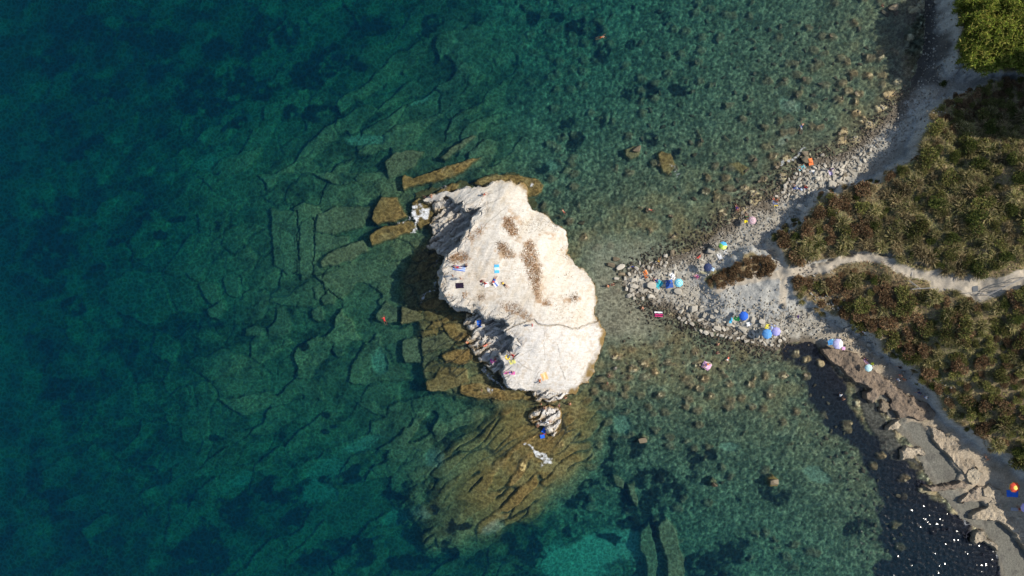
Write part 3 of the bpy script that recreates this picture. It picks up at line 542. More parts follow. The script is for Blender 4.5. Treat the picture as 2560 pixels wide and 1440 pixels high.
# ------------------------------------------------------------------ the sea
def make_water():
    me = bpy.data.meshes.new('sea_water'); bm = bmesh.new()
    bmesh.ops.create_cube(bm, size=1, matrix=Matrix.Translation((0, 0, -15)) @ Matrix.Diagonal((836, 836, 30, 1)))
    bm.to_mesh(me); bm.free()
    m, t, b = new_mat('clear_sea_water'); t.nodes.remove(b); out = t.nodes['Material Output']
    v = coord(t)
    # ripples, calmer in the sheltered northern bay, livelier to the south-east
    sep = nd(t, 'ShaderNodeSeparateXYZ'); t.links.new(v, sep.inputs[0])
    n1 = noise(t, v, .5, 1, .5); n2 = noise(t, v, 1.35, 0, .5)
    se = math_node(t, 'MULTIPLY', math_node(t, 'SUBTRACT', math_node(t, 'SUBTRACT', sep.outputs['X'], sep.outputs['Y']), 84), .022)
    se = math_node(t, 'MINIMUM', math_node(t, 'MAXIMUM', se, 0), 1)
    w = math_node(t, 'MULTIPLY', math_node(t, 'ADD', math_node(t, 'MULTIPLY', n1, .6), n2), math_node(t, 'ADD', math_node(t, 'MULTIPLY', se, .62), .05))
    bp = nd(t, 'ShaderNodeBump'); bp.inputs['Strength'].default_value = 1.0; bp.inputs['Distance'].default_value = .42; t.links.new(w, bp.inputs['Height'])
    gl = nd(t, 'ShaderNodeBsdfGlossy'); t.links.new(math_node(t, 'ADD', math_node(t, 'MULTIPLY', se, .02), .08), gl.inputs['Roughness']); t.links.new(bp.outputs[0], gl.inputs['Normal'])
    # caustic net of light painted into the transparent tint of the surface
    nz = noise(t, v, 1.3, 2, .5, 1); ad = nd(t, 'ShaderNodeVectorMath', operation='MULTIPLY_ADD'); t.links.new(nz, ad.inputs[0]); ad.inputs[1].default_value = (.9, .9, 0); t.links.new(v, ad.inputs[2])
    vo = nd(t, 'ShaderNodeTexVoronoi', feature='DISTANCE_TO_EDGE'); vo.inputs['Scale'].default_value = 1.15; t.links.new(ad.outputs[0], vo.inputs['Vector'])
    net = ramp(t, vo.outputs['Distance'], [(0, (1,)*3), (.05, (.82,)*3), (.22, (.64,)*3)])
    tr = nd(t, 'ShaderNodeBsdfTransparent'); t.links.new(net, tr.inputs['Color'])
    fr = nd(t, 'ShaderNodeFresnel'); fr.inputs['IOR'].default_value = 1.33
    mx = nd(t, 'ShaderNodeMixShader'); t.links.new(fr.outputs[0], mx.inputs[0]); t.links.new(tr.outputs[0], mx.inputs[1]); t.links.new(gl.outputs[0], mx.inputs[2])
    t.links.new(mx.outputs[0], out.inputs['Surface'])
    ab = nd(t, 'ShaderNodeVolumeAbsorption'); ab.inputs['Color'].default_value = (0.0, .79, .83, 1); ab.inputs['Density'].default_value = .25
    sca = nd(t, 'ShaderNodeVolumeScatter'); sca.inputs['Color'].default_value = (.01, .42, 1.0, 1); sca.inputs['Density'].default_value = .050
    va = nd(t, 'ShaderNodeAddShader'); t.links.new(ab.outputs[0], va.inputs[0]); t.links.new(sca.outputs[0], va.inputs[1])
    t.links.new(va.outputs[0], out.inputs['Volume'])
    me.materials.append(m)
    link('sea_water', me, kind='structure')
make_water()
#@@OBJECTS
rnd = random.Random(7); nr = np.random.RandomState(3)
_mc = {}
def flat_mat(name, c, rough=.85, var=.0, spec=.2, scale=8, bmp=0):
    """plain procedural material: colour with a little mottling and a random shade per object"""
    key = (name, tuple(c))
    if key in _mc: return _mc[key]
    m, t, b = new_mat(name)
    n = noise(t, coord(t), scale, 3, .6)
    f = ramp(t, n, [(.3, (.86,)*3), (.7, (1.1,)*3)])
    cc = mixc(t, 1.0, tuple(c), f, 'MULTIPLY')
    if var:
        oi = nd(t, 'ShaderNodeObjectInfo'); f2 = math_node(t, 'ADD', math_node(t, 'MULTIPLY', oi.outputs['Random'], 2*var), 1-var)
        cc = mixc(t, 1.0, cc, f2, 'MULTIPLY')
    t.links.new(cc, b.inputs['Base Color']); b.inputs['Roughness'].default_value = rough; b.inputs['Specular IOR Level'].default_value = spec
    if bmp: bump(t, b, n, bmp, .05)
    _mc[key] = m; return m
def bm_mesh(name, bm, mats):
    me = bpy.data.meshes.new(name); bm.to_mesh(me); bm.free()
    for q in (mats if isinstance(mats, (list, tuple)) else [mats]): me.materials.append(q)
    return me
def vis_col_mat(name, rough=.9, trans=.25, var=.38):
    """foliage: colour per leaf from the mesh, a shade per plant"""
    m, t, b = new_mat(name)
    a = nd(t, 'ShaderNodeAttribute', attribute_name='col'); oi = nd(t, 'ShaderNodeObjectInfo')
    f2 = math_node(t, 'ADD', math_node(t, 'MULTIPLY', oi.outputs['Random'], 2*var), 1-var)
    c = mixc(t, 1.0, a.outputs['Color'], f2, 'MULTIPLY')
    t.links.new(c, b.inputs['Base Color']); b.inputs['Roughness'].default_value = rough; b.inputs['Specular IOR Level'].default_value = .15
    tl = nd(t, 'ShaderNodeBsdfTranslucent'); t.links.new(c, tl.inputs['Color'])
    mx = nd(t, 'ShaderNodeMixShader'); mx.inputs[0].default_value = trans
    t.links.new(b.outputs[0], mx.inputs[1]); t.links.new(tl.outputs[0], mx.inputs[2]); t.links.new(mx.outputs[0], t.nodes['Material Output'].inputs[0])
    return m
M['leaf'] = vis_col_mat('leaves'); M['wood'] = flat_mat('grey_wood', (.22, .18, .13), bmp=.3)
M['stone'] = flat_mat('pale_stone', (.40, .365, .30), .95, .3, .15, 3, .5)
M['wet_stone'] = flat_mat('wet_brown_stone', (.17, .135, .085), .6, .3, .3, 3, .5)

# ------------------------------------------------------------------ plants
def blades(n, origin, direction, length, width, cols, droop=.25):
    """n narrow bent leaves; arrays (n,3),(n,3),(n,),(n,),(n,3)"""
    d = direction/np.linalg.norm(direction, axis=1, keepdims=True)
    side = np.cross(d, nr.normal(size=(n, 3))*.5+np.array([0, 0, 1.])); side /= np.linalg.norm(side, axis=1, keepdims=True)+1e-9
    L = length[:, None]; W = width[:, None]
    p0 = origin; p1 = origin+d*L*.55; p2 = origin+d*L - np.array([0, 0, 1.])*L*droop
    Vv = np.stack([p0-side*W*.4, p0+side*W*.4, p1+side*W, p1-side*W, p2+side*W*.25, p2-side*W*.25], 1).reshape(-1, 3)
    b = np.arange(n)[:, None]*6
    Ff = np.concatenate([b+np.array([[0, 1, 2, 3]]), b+np.array([[3, 2, 4, 5]])], 0)
    return Vv, Ff, np.repeat(cols, 6, 0)
def pal(n, cols, jitter=.18):
    c = np.array(cols)[nr.randint(0, len(cols), n)]; return np.clip(c*(1+nr.uniform(-jitter, jitter, (n, 1))*1.5), .003, .8)
def tussock_mesh(k, cols):
    n = 520; az = nr.uniform(0, 2*math.pi, n); el = nr.beta(2, 1.6, n)*1.35+.1
    d = np.stack([np.cos(az)*np.cos(el), np.sin(az)*np.cos(el), np.sin(el)], 1)
    o = np.stack([nr.normal(0, .16, n), nr.normal(0, .16, n), np.zeros(n)], 1)
    V_, F_, c_ = blades(n, o, d, nr.uniform(.5, 1.1, n), nr.uniform(.014, .034, n), pal(n, cols, .35), .3)
    return mesh_from('grass_tussock', V_, F_, M['leaf'], False, c_)
def bush_mesh(k, cols, h=1.0, twigs=.0, nleaf=1500, lobes=7, leaf=.07):
    ctr = [np.array([math.cos(a)*r, math.sin(a)*r, z]) for a, r, z in [(rnd.uniform(0, 6.28), rnd.uniform(.1, .62), rnd.uniform(.3, .75)*h) for _ in range(lobes)]]
    rad = [rnd.uniform(.28, .45) for _ in ctr]
    pick = nr.randint(0, lobes, nleaf)
    d = nr.normal(size=(nleaf, 3)); d /= np.linalg.norm(d, axis=1, keepdims=True)
    r = nr.uniform(.45, 1.08, nleaf)**.6
    o = np.array(ctr)[pick] + d*(np.array(rad)[pick]*r)[:, None]*np.array([1, 1, h*.9])
    o[:, 2] = np.abs(o[:, 2])
    dd = d + nr.normal(0, .6, (nleaf, 3)) + np.array([0, 0, .35])
    V_, F_, c_ = blades(nleaf, o, dd, nr.uniform(.6, 1.5, nleaf)*leaf*1.6, nr.uniform(.5, 1.1, nleaf)*leaf*.5, pal(nleaf, cols, .3), .1)
    return mesh_from('crown', V_, F_, M['leaf'], False, c_)
def stem_mesh(h=1.0, n=6):
    bm = bmesh.new()
    for i in range(n):
        a = rnd.uniform(0, 6.28); r = rnd.uniform(.15, .5)
        p = Vector((0, 0, -.3)); q = Vector((math.cos(a)*r, math.sin(a)*r, h*rnd.uniform(.5, .8)))
        tr = (q-p).to_track_quat('Z', 'Y').to_matrix().to_4x4()
        bmesh.ops.create_cone(bm, cap_ends=True, segments=5, radius1=.04, radius2=.015, depth=(q-p).length, matrix=Matrix.Translation((p+q)/2) @ tr)
    return bm_mesh('stem', bm, M['wood'])
def cane_mesh(cols):
    n = 1500; stems = 26; sx = nr.normal(0, .45, stems); sy = nr.normal(0, .45, stems); hh = nr.uniform(1.9, 3.1, stems)
    k = nr.randint(0, stems, n); z = hh[k]*nr.uniform(.25, 1, n)**.6
    o = np.stack([sx[k]*(1+.12*z), sy[k]*(1+.12*z), z], 1); az = nr.uniform(0, 6.28, n)
    d = np.stack([np.cos(az), np.sin(az), nr.uniform(.2, 1.6, n)], 1)
    V_, F_, c_ = blades(n, o, d, nr.uniform(.2, .6, n), nr.uniform(.02, .05, n), pal(n, cols, .3), .2)
    return mesh_from('foliage', V_, F_, M['leaf'], False, c_)
GREEN = [(0.059, 0.078, 0.018), (0.083, 0.104, 0.024), (0.042, 0.059, 0.018), (0.116, 0.124, 0.03)]
OLIVE = [(0.19, 0.186, 0.067), (0.266, 0.237, 0.095), (0.142, 0.152, 0.053), (0.342, 0.285, 0.133), (0.418, 0.342, 0.18)]
STRAW = [(0.3, 0.232, 0.12), (0.225, 0.165, 0.083), (0.375, 0.3, 0.165), (0.15, 0.128, 0.06)]
RUST = [(0.175, 0.096, 0.052), (0.245, 0.14, 0.07), (0.131, 0.079, 0.044), (0.28, 0.193, 0.105), (0.123, 0.105, 0.052)]
MOSS = [(0.14, 0.163, 0.042), (0.2, 0.207, 0.057), (0.1, 0.109, 0.038), (0.259, 0.24, 0.076), (0.18, 0.131, 0.057)]
LIME = [(0.159, 0.212, 0.025), (0.225, 0.277, 0.037), (0.104, 0.146, 0.02), (0.3, 0.308, 0.062), (0.355, 0.308, 0.075)]
KIND = {
 'olive': ('grass_tussock', 'grass tussock', [tussock_mesh(i, OLIVE) for i in range(4)]),
 'straw': ('grass_tussock', 'grass tussock', [tussock_mesh(i, STRAW) for i in range(4)]),
 'green': ('evergreen_bush', 'bush', [bush_mesh(i, GREEN, .8) for i in range(3)]),
 'rust': ('dry_bush', 'dry bush', [bush_mesh(i, RUST, .6, nleaf=1300, leaf=.09) for i in range(4)]),
 'moss': ('heath_bush', 'bush', [bush_mesh(i, MOSS, .65, nleaf=1300, leaf=.09) for i in range(4)]),
 'lime': ('cane_clump', 'cane plant', [cane_mesh(LIME) for i in range(4)]),
}
STEMS = [stem_mesh(.8) for _ in range(3)]
def in_poly(px, py, poly_px):
    ins = False; n = len(poly_px)
    for i in range(n):
        ax, ay = poly_px[i]; bx, by = poly_px[(i+1) % n]
        if (ay > py) != (by > py) and px < (bx-ax)*(py-ay)/(by-ay)+ax: ins = not ins
    return ins
PN = [(2345,305),(2312,340),(2300,400),(2245,430),(2205,458),(2120,470),(2065,490),(2045,512),(2012,556),(1968,585),(1940,606),(1952,636),(1985,660),(2040,650),(2090,638),(2150,625),(2220,632),(2262,655),(2320,662),(2385,680),(2450,690),(2520,662),(2575,645),(2575,270),(2480,262),(2400,290)]
PS = [(1990,700),(2050,692),(2105,676),(2160,670),(2210,690),(2255,724),(2290,748),(2380,730),(2440,752),(2500,748),(2575,712),(2575,1175),(2475,1112),(2425,1075),(2385,1030),(2345,980),(2310,935),(2250,888),(2190,838),(2140,812),(2095,790),(2045,768),(2010,735)]
PW = [(1770,706),(1795,686),(1850,660),(1890,640),(1922,650),(1938,668),(1930,678),(1880,690),(1820,708),(1785,718)]
PR = [(2386,-20),(2380,60),(2388,158),(2430,178),(2520,180),(2575,188),(2575,-20)]
def put_plant(kind, px, py, r, label, group, sq=1.0):
    nm, cat, ms = KIND[kind]; p = at(px, py); k = rnd.randrange(len(ms))
    if kind in ('olive', 'straw'):
        o = link(nm, ms[k], label, cat, group, loc=p)
    else:
        o = bpy.data.objects.new(nm, None); C.objects.link(o); o.location = p; o['label'] = label; o['category'] = cat; o['group'] = group; o.empty_display_size = .3
        link('foliage' if kind == 'lime' else 'crown', ms[k], parent=o)
        link('stem', STEMS[k % 3], parent=o)
    o.rotation_euler = (0, 0, rnd.uniform(0, 6.28)); o.scale = (r, r, r*sq*rnd.uniform(.85, 1.2)); o.location.z -= .05*r
    return o
def scatter(poly, n, mind, rs):
    x0, x1 = min(a for a, _ in poly), max(a for a, _ in poly); y0, y1 = min(b for _, b in poly), max(b for _, b in poly)
    out = []; tries = 0
    while len(out) < n and tries < n*60:
        tries += 1; a, b = rs.uniform(x0, x1), rs.uniform(y0, y1)
        if in_poly(a, b, poly) and all((a-c)**2+(b-d)**2 > mind**2 for c, d in out): out.append((a, b))
    return out
rs = random.Random(21)
# the few darkest bushes, each where the photo shows it
for px, py, r, lb in [(2430,555,2.5,'largest dark green bush on the northern scrub, rounded and almost black'), (2185,562,1.5,'dark green bush beside a shadowed hollow, left of the large dark bush'),
    (2378,395,1.5,'dark green bush on the northern slope above the straw tussocks'), (2365,455,1.2,'bright green bush under the dark bush on the northern slope'),
    (2250,425,1.0,'small yellow-green bush near the northern cliff edge'), (2335,640,1.5,'dark green bush hanging over the bend of the upper footpath'),
    (2490,660,1.3,'dark green bush above the long handrail'), (2525,520,1.6,'dark green bush at the right edge of the northern scrub'),
    (2070,532,.8,'small green shrub on the brown western tip of the northern scrub'), (2000,648,.8,'low green shrub beside the path junction'),
    (2430,1010,1.5,'yellow-green bush at the lower edge of the southern scrub'), (2330,965,1.0,'spiky pale green bush at the foot of the southern scrub, over the sand'),
    (2195,830,1.0,'small green bush at the cliff foot by the southern beach'), (2540,800,1.4,'yellow-green bush right of the brown heath on the southern slope'),
    (2357,212,.9,'small green bush on the shaded northern path')]:
    o = put_plant('green', px, py, r, lb, None); del o['group']
for poly, tag_, spec in [(PN, 'north of the footpath', [('olive', 190, 17), ('moss', 60, 28), ('straw', 110, 21), ('green', 40, 40)]),
                         (PS, 'south of the footpath', [('moss', 120, 19), ('rust', 70, 24), ('olive', 60, 28), ('green', 12, 60)])]:
    for kind, n, md in spec:
        for px, py in scatter(poly, n, md, rs):
            west = px < 2190 if poly is PN else (px < 2240 and py < 820)
            kd = kind
            if west and rs.random() < .5: kd = 'rust' if kind != 'olive' or rs.random() < .6 else 'straw'
            desc = {'olive': 'olive green tussock of coarse grass', 'straw': 'straw-coloured dry grass tussock', 'moss': 'low brownish green heath bush', 'rust': 'rust-brown dried bush', 'green': 'dark green evergreen bush'}[kd]
            put_plant(kd, px, py, (.75+1.3*rs.random()**1.6) if kd in ('olive', 'straw') else .7+1.4*rs.random()**2, '%s %s %s' % (desc, tag_, 'bordering it' if abs(py-680) < 45 and px > 2000 else 'near the seaward tip' if px < 2150 else 'near the right edge' if px > 2420 else 'in mid slope'), '%s %s' % (KIND[kd][1] + 'es' if KIND[kd][1].endswith('sh') else KIND[kd][1]+'s', tag_), 1)
for px, py in scatter(PW, 26, 14, rs): put_plant('rust', px, py, rs.uniform(.7, 1.1), 'rust-brown dried bush on the small wedge of ground between the two beaches', 'dry bushes on the wedge')
for px, py in scatter(PR, 85, 13, rs): put_plant('lime', px, py, rs.uniform(1.2, 1.75), 'yellow-green cane clump %s of the thicket at the top right' % (w_ := 'on the path side' if px < 2420 else 'on the lower edge' if py > 145 else 'in the upper part' if py < 50 else 'in the middle'), 'canes ' + w_ + ' of the thicket')
for px, py in scatter([(2345,262),(2390,240),(2425,215),(2480,205),(2570,195),(2575,290),(2500,300),(2420,320),(2350,330)], 60, 14, rs): put_plant(rs.choice(['moss', 'rust']), px, py, rs.uniform(.7, 1.2), 'low bush in the shaded hollow below the canes', 'bushes of the shaded hollow')
for ln, n, kd_, lb, gp in [([(2330,285),(2305,330),(2290,395),(2235,428),(2190,455),(2110,468),(2050,492),(2012,545),(1965,575),(1928,606)], 46, ('moss', 'rust', 'straw'), 'small plant rooted on the northern cliff edge', 'plants on the northern cliff edge'),
                     ([(1985,700),(2005,745),(2060,780),(2140,822),(2190,845),(2250,898),(2300,945),(2340,990),(2380,1040),(2430,1085),(2500,1135)], 46, ('moss', 'olive', 'straw'), 'small plant hanging over the southern beach edge', 'plants on the southern beach edge')]:
    for k_ in range(n):
        f_ = rs.uniform(0, len(ln)-1.001); i_ = int(f_); f_ -= i_; px = ln[i_][0]*(1-f_)+ln[i_+1][0]*f_+rs.gauss(0, 5); py = ln[i_][1]*(1-f_)+ln[i_+1][1]*f_+rs.gauss(0, 5)
        put_plant(rs.choice(kd_), px, py, rs.uniform(.45, 1.0), lb, gp)
# fine ground cover between the plants
def cover():
    n = 90000; gx = nr.uniform(48, 100, n); gy = nr.uniform(-34, 52, n)
    idx = np.searchsorted(xs, gx)-1; jdx = np.searchsorted(ys, gy)-1; sm = (mk['scrub']).reshape(nx, ny)[idx, jdx]
    ok = sm > .6; gx, gy, idx, jdx = gx[ok], gy[ok], idx[ok], jdx[ok]; n = len(gx)
    o = np.stack([gx, gy, GZ2[idx, jdx]-.03], 1); az = nr.uniform(0, 6.28, n)
    d = np.stack([np.cos(az), np.sin(az), nr.uniform(.3, 1.6, n)], 1)
    wst = ((gx < 70) & (nr.rand(n) < .8))[:, None]
    cols = np.where(wst, pal(n, RUST, .4), pal(n, OLIVE+MOSS, .4))
    V_, F_, c_ = blades(n, o, d, nr.uniform(.25, .6, n), nr.uniform(.03, .07, n), cols, .25)
    link('dry_ground_cover', mesh_from('dry_ground_cover', V_, F_, M['leaf'], False, c_), 'fine dry grass and heath covering the ground between the bushes', 'ground cover', kind='stuff')
cover()
# brown dry plants on top of the islet
PATCH = [([(1315,605),(1328,600),(1336,625),(1342,640),(1340,655),(1352,670),(1350,700),(1345,718),(1352,745),(1340,745),(1330,715),(1318,690),(1312,660),(1300,640),(1310,635)], 900, 'longest streak of rust-brown dry plants down the middle of the pale rock'),
 ([(1240,610),(1255,605),(1275,625),(1285,640),(1265,645),(1250,630)], 260, 'patch of rust-brown dry plants left of the long brown streak on the rock'),
 ([(1258,545),(1275,543),(1290,570),(1296,590),(1275,588),(1260,570)], 300, 'grey-brown dry plant patch on the upper part of the pale rock'),
 ([(1125,640),(1160,632),(1175,645),(1160,658),(1130,655)], 260, 'dry brown plant patch at the western edge of the rock above the striped towel'),
 ([(1250,755),(1290,755),(1325,785),(1320,800),(1290,785),(1255,775)], 380, 'band of brown and green plants along the notch in the rock'),
 ([(1350,745),(1378,755),(1372,765),(1355,760)], 90, 'small brown plant tuft at the lower end of the long streak'),
 ([(1425,745),(1450,735),(1445,750),(1430,753)], 60, 'faint brown tuft on the eastern slope of the rock'),
 ([(1160,733),(1168,731),(1169,739),(1161,740)], 60, 'small round brown plant near the dark mat on the rock'),
 ([(1198,737),(1210,737),(1212,747),(1198,747)], 90, 'larger round brown plant on the south-west rim of the rock'),
 ([(1120,737),(1130,736),(1131,745),(1121,744)], 40, 'tiny brown plant at the very edge below the dark mat'),
 ([(1170,590),(1215,560),(1210,580),(1180,605)], 120, 'thin dark dry plants along the north-west rim of the rock')]
for poly, n, lb in PATCH:
    pts = []; x0, x1 = min(a for a, _ in poly), max(a for a, _ in poly); y0, y1 = min(b for _, b in poly), max(b for _, b in poly)
    while len(pts) < n*4:
        a, b = rs.uniform(x0-5, x1+5), rs.uniform(y0-5, y1+5)
        if in_poly(a+rs.gauss(0, 4), b+rs.gauss(0, 4), poly): q = P([(a, b)], 6)[0]; pts.append((q[0], q[1], max(ihh(*q), 0)))
    pts = np.array(pts); n = len(pts); c0 = pts.mean(0); az = nr.uniform(0, 6.28, n)
    V_, F_, c_ = blades(n, pts-c0-np.array([0, 0, .04]), np.stack([np.cos(az), np.sin(az), nr.uniform(.1, .9, n)], 1), nr.uniform(.12, .30, n), nr.uniform(.02, .045, n), pal(n, [(.34, .15, .06), (.36, .20, .10), (.22, .12, .06), (.18, .13, .06), (.40, .27, .15)], .3), .2)
    link('dry_plant_patch', mesh_from('dry_plant_patch', V_, F_, M['leaf'], False, c_), lb, 'dry plants', loc=c0)
# thin scattered tufts over the rest of the top
pts = []
while len(pts) < 1300:
    a, b = rs.uniform(1150, 1470), rs.uniform(520, 810); q = P([(a, b)], 5.5)[0]
    h_ = ihh(*q)
    if h_ > 1.5 and a > 1290-(b-600)*.2 and fbm(np.array([q[0]]), np.array([q[1]]), 2.2, 333, 3)[0] > .28 and b < 800: pts.append((q[0], q[1], h_))
pts = np.array(pts); n = len(pts); az = nr.uniform(0, 6.28, n)
V_, F_, c_ = blades(n, pts-np.array([0, 0, .03]), np.stack([np.cos(az), np.sin(az), nr.uniform(.05, .7, n)], 1), nr.uniform(.08, .22, n), nr.uniform(.02, .045, n), pal(n, [(.30, .19, .10), (.25, .19, .12), (.38, .28, .18)], .3), .2)
link('sparse_dry_grass', mesh_from('sparse_dry_grass', V_, F_, M['leaf'], False, c_), 'sparse dry grass flecks over the eastern half of the pale rock', 'dry grass', kind='stuff')

# ------------------------------------------------------------------ stones
def rock_bm(seed, flat_=.6):
    r = random.Random(seed); bm = bmesh.new()
    for _ in range(15):
        v = Vector((r.gauss(0, 1), r.gauss(0, 1), r.gauss(0, 1))).normalized()
        v = Vector(tuple(math.copysign(abs(c)**.6, c) for c in v)); bm.verts.new((v.x*.5, v.y*.5*r.uniform(.7, 1), v.z*.5*flat_))
    bmesh.ops.convex_hull(bm, input=bm.verts[:]); bmesh.ops.delete(bm, geom=[v for v in bm.verts if not v.link_faces], context='VERTS')
    bmesh.ops.bevel(bm, geom=bm.edges[:], offset=.025, segments=1, affect='EDGES'); bmesh.ops.triangulate(bm, faces=bm.faces[:])
    return bm
ROCKS = [bm_mesh('boulder', rock_bm(i), M['stone']) for i in range(10)]
WETR = [bm_mesh('wet_boulder', rock_bm(40+i), M['wet_stone']) for i in range(6)]
def put_rock(px, py, sx, sy, ang, label, group=None, wet=False, name='boulder', sink=.12, up=.0):
    p = at(px, py, water=False); s_ = PX
    o = link(name, rs.choice(WETR if wet else ROCKS), label, 'rock', group, loc=(p.x, p.y, p.z + up + min(sx, sy)*s_*(.3-sink)))
    o.scale = (sx*s_, sy*s_, min(sx, sy)*s_*rs.uniform(.75, 1.05)); o.rotation_euler = (rs.uniform(-.15, .15), rs.uniform(-.15, .15), -R(ang)); return o
for a in [(1540,648,20,14,10,'brown wet boulder at the tip of the rubble, topmost of three',True), (1526,662,24,15,25,'dark brown wet boulder leaning on its neighbours at the rubble tip',True), (1550,668,26,17,-30,'pale grey triangular boulder beside two brown wet ones',False),
    (1554,686,20,12,0,'rounded boulder just below the pale triangular boulder',True), (1541,696,15,9,0,'oval boulder standing alone below the rubble tip',False), (1776,628,22,19,10,'big cream boulder in front of the round shadow near the green umbrella',False), (1782,652,14,9,0,'flat cream stone between the blue umbrella and the cream boulder',False),
    (1663,639,11,12,0,'white rounded boulder standing in the dark shallows',False), (1680,634,12,24,0,'long grey boulder beside the white one in the shallows',True), (1627,713,26,22,10,'wide pale slab under the orange towel',False), (1584,715,24,14,10,'pale slab at the left of the rubble',False), (1572,739,16,14,-20,'pale block at the lower edge of the rubble',False),
    (1625,740,16,12,0,'square pale block below the slab with orange towel',False), (1693,728,22,18,20,'cream boulder just below the cyan umbrella',False), (1583,700,19,12,-15,'pale block above the left slab',False), (1603,728,22,10,25,'grey wedge-shaped block in the rubble',False), (1640,724,18,13,0,'pale block right of the square block',False),
    (1732,772,22,20,-20,'tall bright boulder casting a long shadow by the striped white stone',False), (1720,789,15,11,30,'bright boulder leaning below the tall bright one',False), (1705,800,11,9,0,'small bright boulder at the waterline',False), (1763,832,15,13,30,'isolated cream cube-like boulder in the shallow south water',False),
    (1792,820,22,14,20,'flat pale slab right of the cube-like boulder',False), (1822,806,16,24,10,'tall pale boulder with the light blue towel on it',False), (1903,803,17,17,10,'pale rounded boulder left of the two blue umbrellas',False), (1855,822,26,14,25,'pale slab below the white cloth',False), (1880,798,14,18,0,'grey boulder beside the white cloth',False),
    (1755,890,6,5,0,'tiny pale stone beside the bathers in the south shallows',False), (1765,914,26,24,10,'lone flat boulder in the shallows carrying a pink towel',False), (1453,556,19,15,10,'dark rock poking out of the water east of the islet',True), (1537,921,13,10,-30,'white rounded boulder at the islet foot',False),
    (2018,398,34,26,10,'large grey-brown boulder in the north shallows next to the orange towel',True), (2010,384,22,16,0,'brown boulder above the large grey-brown one',True), (2054,388,12,10,0,'pale boulder in the north shallows',False), (2078,462,22,26,10,'large pale slab at the cliff foot on the north beach',False), (2000,520,26,20,30,'pale boulder near the cliff foot casting a round shadow',False),
    (2124,430,10,30,-50,'long tilted grey slab among the north rubble',False), (2110,440,10,22,40,'dark-faced tilted slab beside the long one',True), (2098,455,24,10,25,'flat tilted slab at the right end of the north rubble',False), (2042,446,14,13,10,'cream block in the north rubble',False),
    (2229,20,26,26,0,'rounded greenish boulder in the top water next to a sunbather',True), (2210,34,30,12,35,'long flat boulder the sunbather sits on in the top water',True), (2240,35,16,12,-30,'small boulder right of the sunbather boulder',True), (2157,134,10,14,-30,'submerged brown boulder pair in the north shallows',True), (2008,198,12,16,0,'oval ochre boulder in the north shallows',True),
    (2092,224,13,13,0,'ochre boulder near the swimmer with white splash',True), (1650,30,14,14,0,'pale boulder on the sea bed at the top',True), (1885,185,10,12,0,'brown boulder in the middle of the north shallows',True), (2375,115,24,12,-5,'grey rock step crossing the shaded path',False), (2345,8,26,14,0,'pale cracked slab at the top of the shaded path',False),
    (2171,862,12,11,0,'grey stone on the southern sand by the cliff',False), (1935,1205,26,22,0,'large brown boulder on the sea bed in the south',True), (1786,1208,20,18,0,'brown boulder with two smaller ones in the south water',True), (1806,1206,10,10,0,'middle of three brown boulders in the south water',True), (1822,1194,10,10,0,'smallest of three brown boulders in the south water',True),
    (2156,1176,14,14,0,'ochre stone in the dark weedy water',True), (2115,1130,14,12,10,'ochre stone north of the weedy channel',True), (2242,1238,16,12,30,'yellowish stone lying on dark weed',True), (1604,1100,26,20,0,'brown block beside a seagrass patch in the south',True), (1590,372,24,22,0,'round brown boulder in the north bay',True)]:
    put_rock(*a[:5], a[5], wet=a[6], sink=.05)
for nm, poly, n, md, lo, hi, wet, lb, gp in [
    ('stone', [(1560,672),(1600,655),(1660,655),(1700,665),(1680,700),(1650,740),(1610,750),(1570,748),(1562,715)], 52, 8.5, 7, 15, False, 'pale angular stone in the rubble at the tip of the spit', 'stones of the spit tip'),
    ('stone', [(1690,770),(1760,765),(1830,790),(1900,800),(1960,830),(1958,868),(1880,862),(1800,845),(1740,825),(1700,810)], 80, 8.5, 7, 17, False, 'pale angular stone in the rubble along the south shore', 'stones of the south shore'),
    ('stone', [(1930,505),(1965,455),(2000,425),(2060,415),(2120,400),(2180,372),(2150,420),(2100,455),(2050,470),(2000,500)], 92, 8, 7, 16, False, 'pale angular stone in the rubble of the north beach', 'stones of the north beach'),
    ('wet_stone', [(1530,880),(1560,850),(1640,820),(1700,830),(1850,880),(1840,930),(1750,950),(1640,940),(1540,960)], 62, 13, 5, 11, True, 'wet brown stone in the shallows south of the spit', 'wet stones south of the spit'),
    ('wet_stone', [(1600,640),(1720,600),(1800,545),(1900,480),(1980,420),(1960,400),(1860,470),(1740,560),(1620,620)], 66, 13, 5, 12, True, 'wet brown stone in the shallows along the north shore', 'wet stones of the north shallows'),
    ('sunken_stone', [(2000,900),(2100,1050),(2200,1200),(2260,1330),(2200,1440),(2120,1330),(2100,1200),(2020,1050),(1960,940)], 60, 16, 7, 14, True, 'pale yellow-green stone on the dark weedy sea bed', 'stones on the weedy bed'),
    ('sunken_stone', [(1650,40),(2180,40),(2150,300),(1950,440),(1800,520),(1620,560),(1560,380),(1640,200)], 110, 26, 8, 18, True, 'brown algae-covered stone on the bed of the north bay', 'stones of the north bay')]:
    for px, py in scatter(poly, n, md, rs):
        put_rock(px, py, rs.uniform(lo, hi), rs.uniform(lo, hi)*.75, rs.uniform(0, 180), lb, gp, wet, nm, .1)
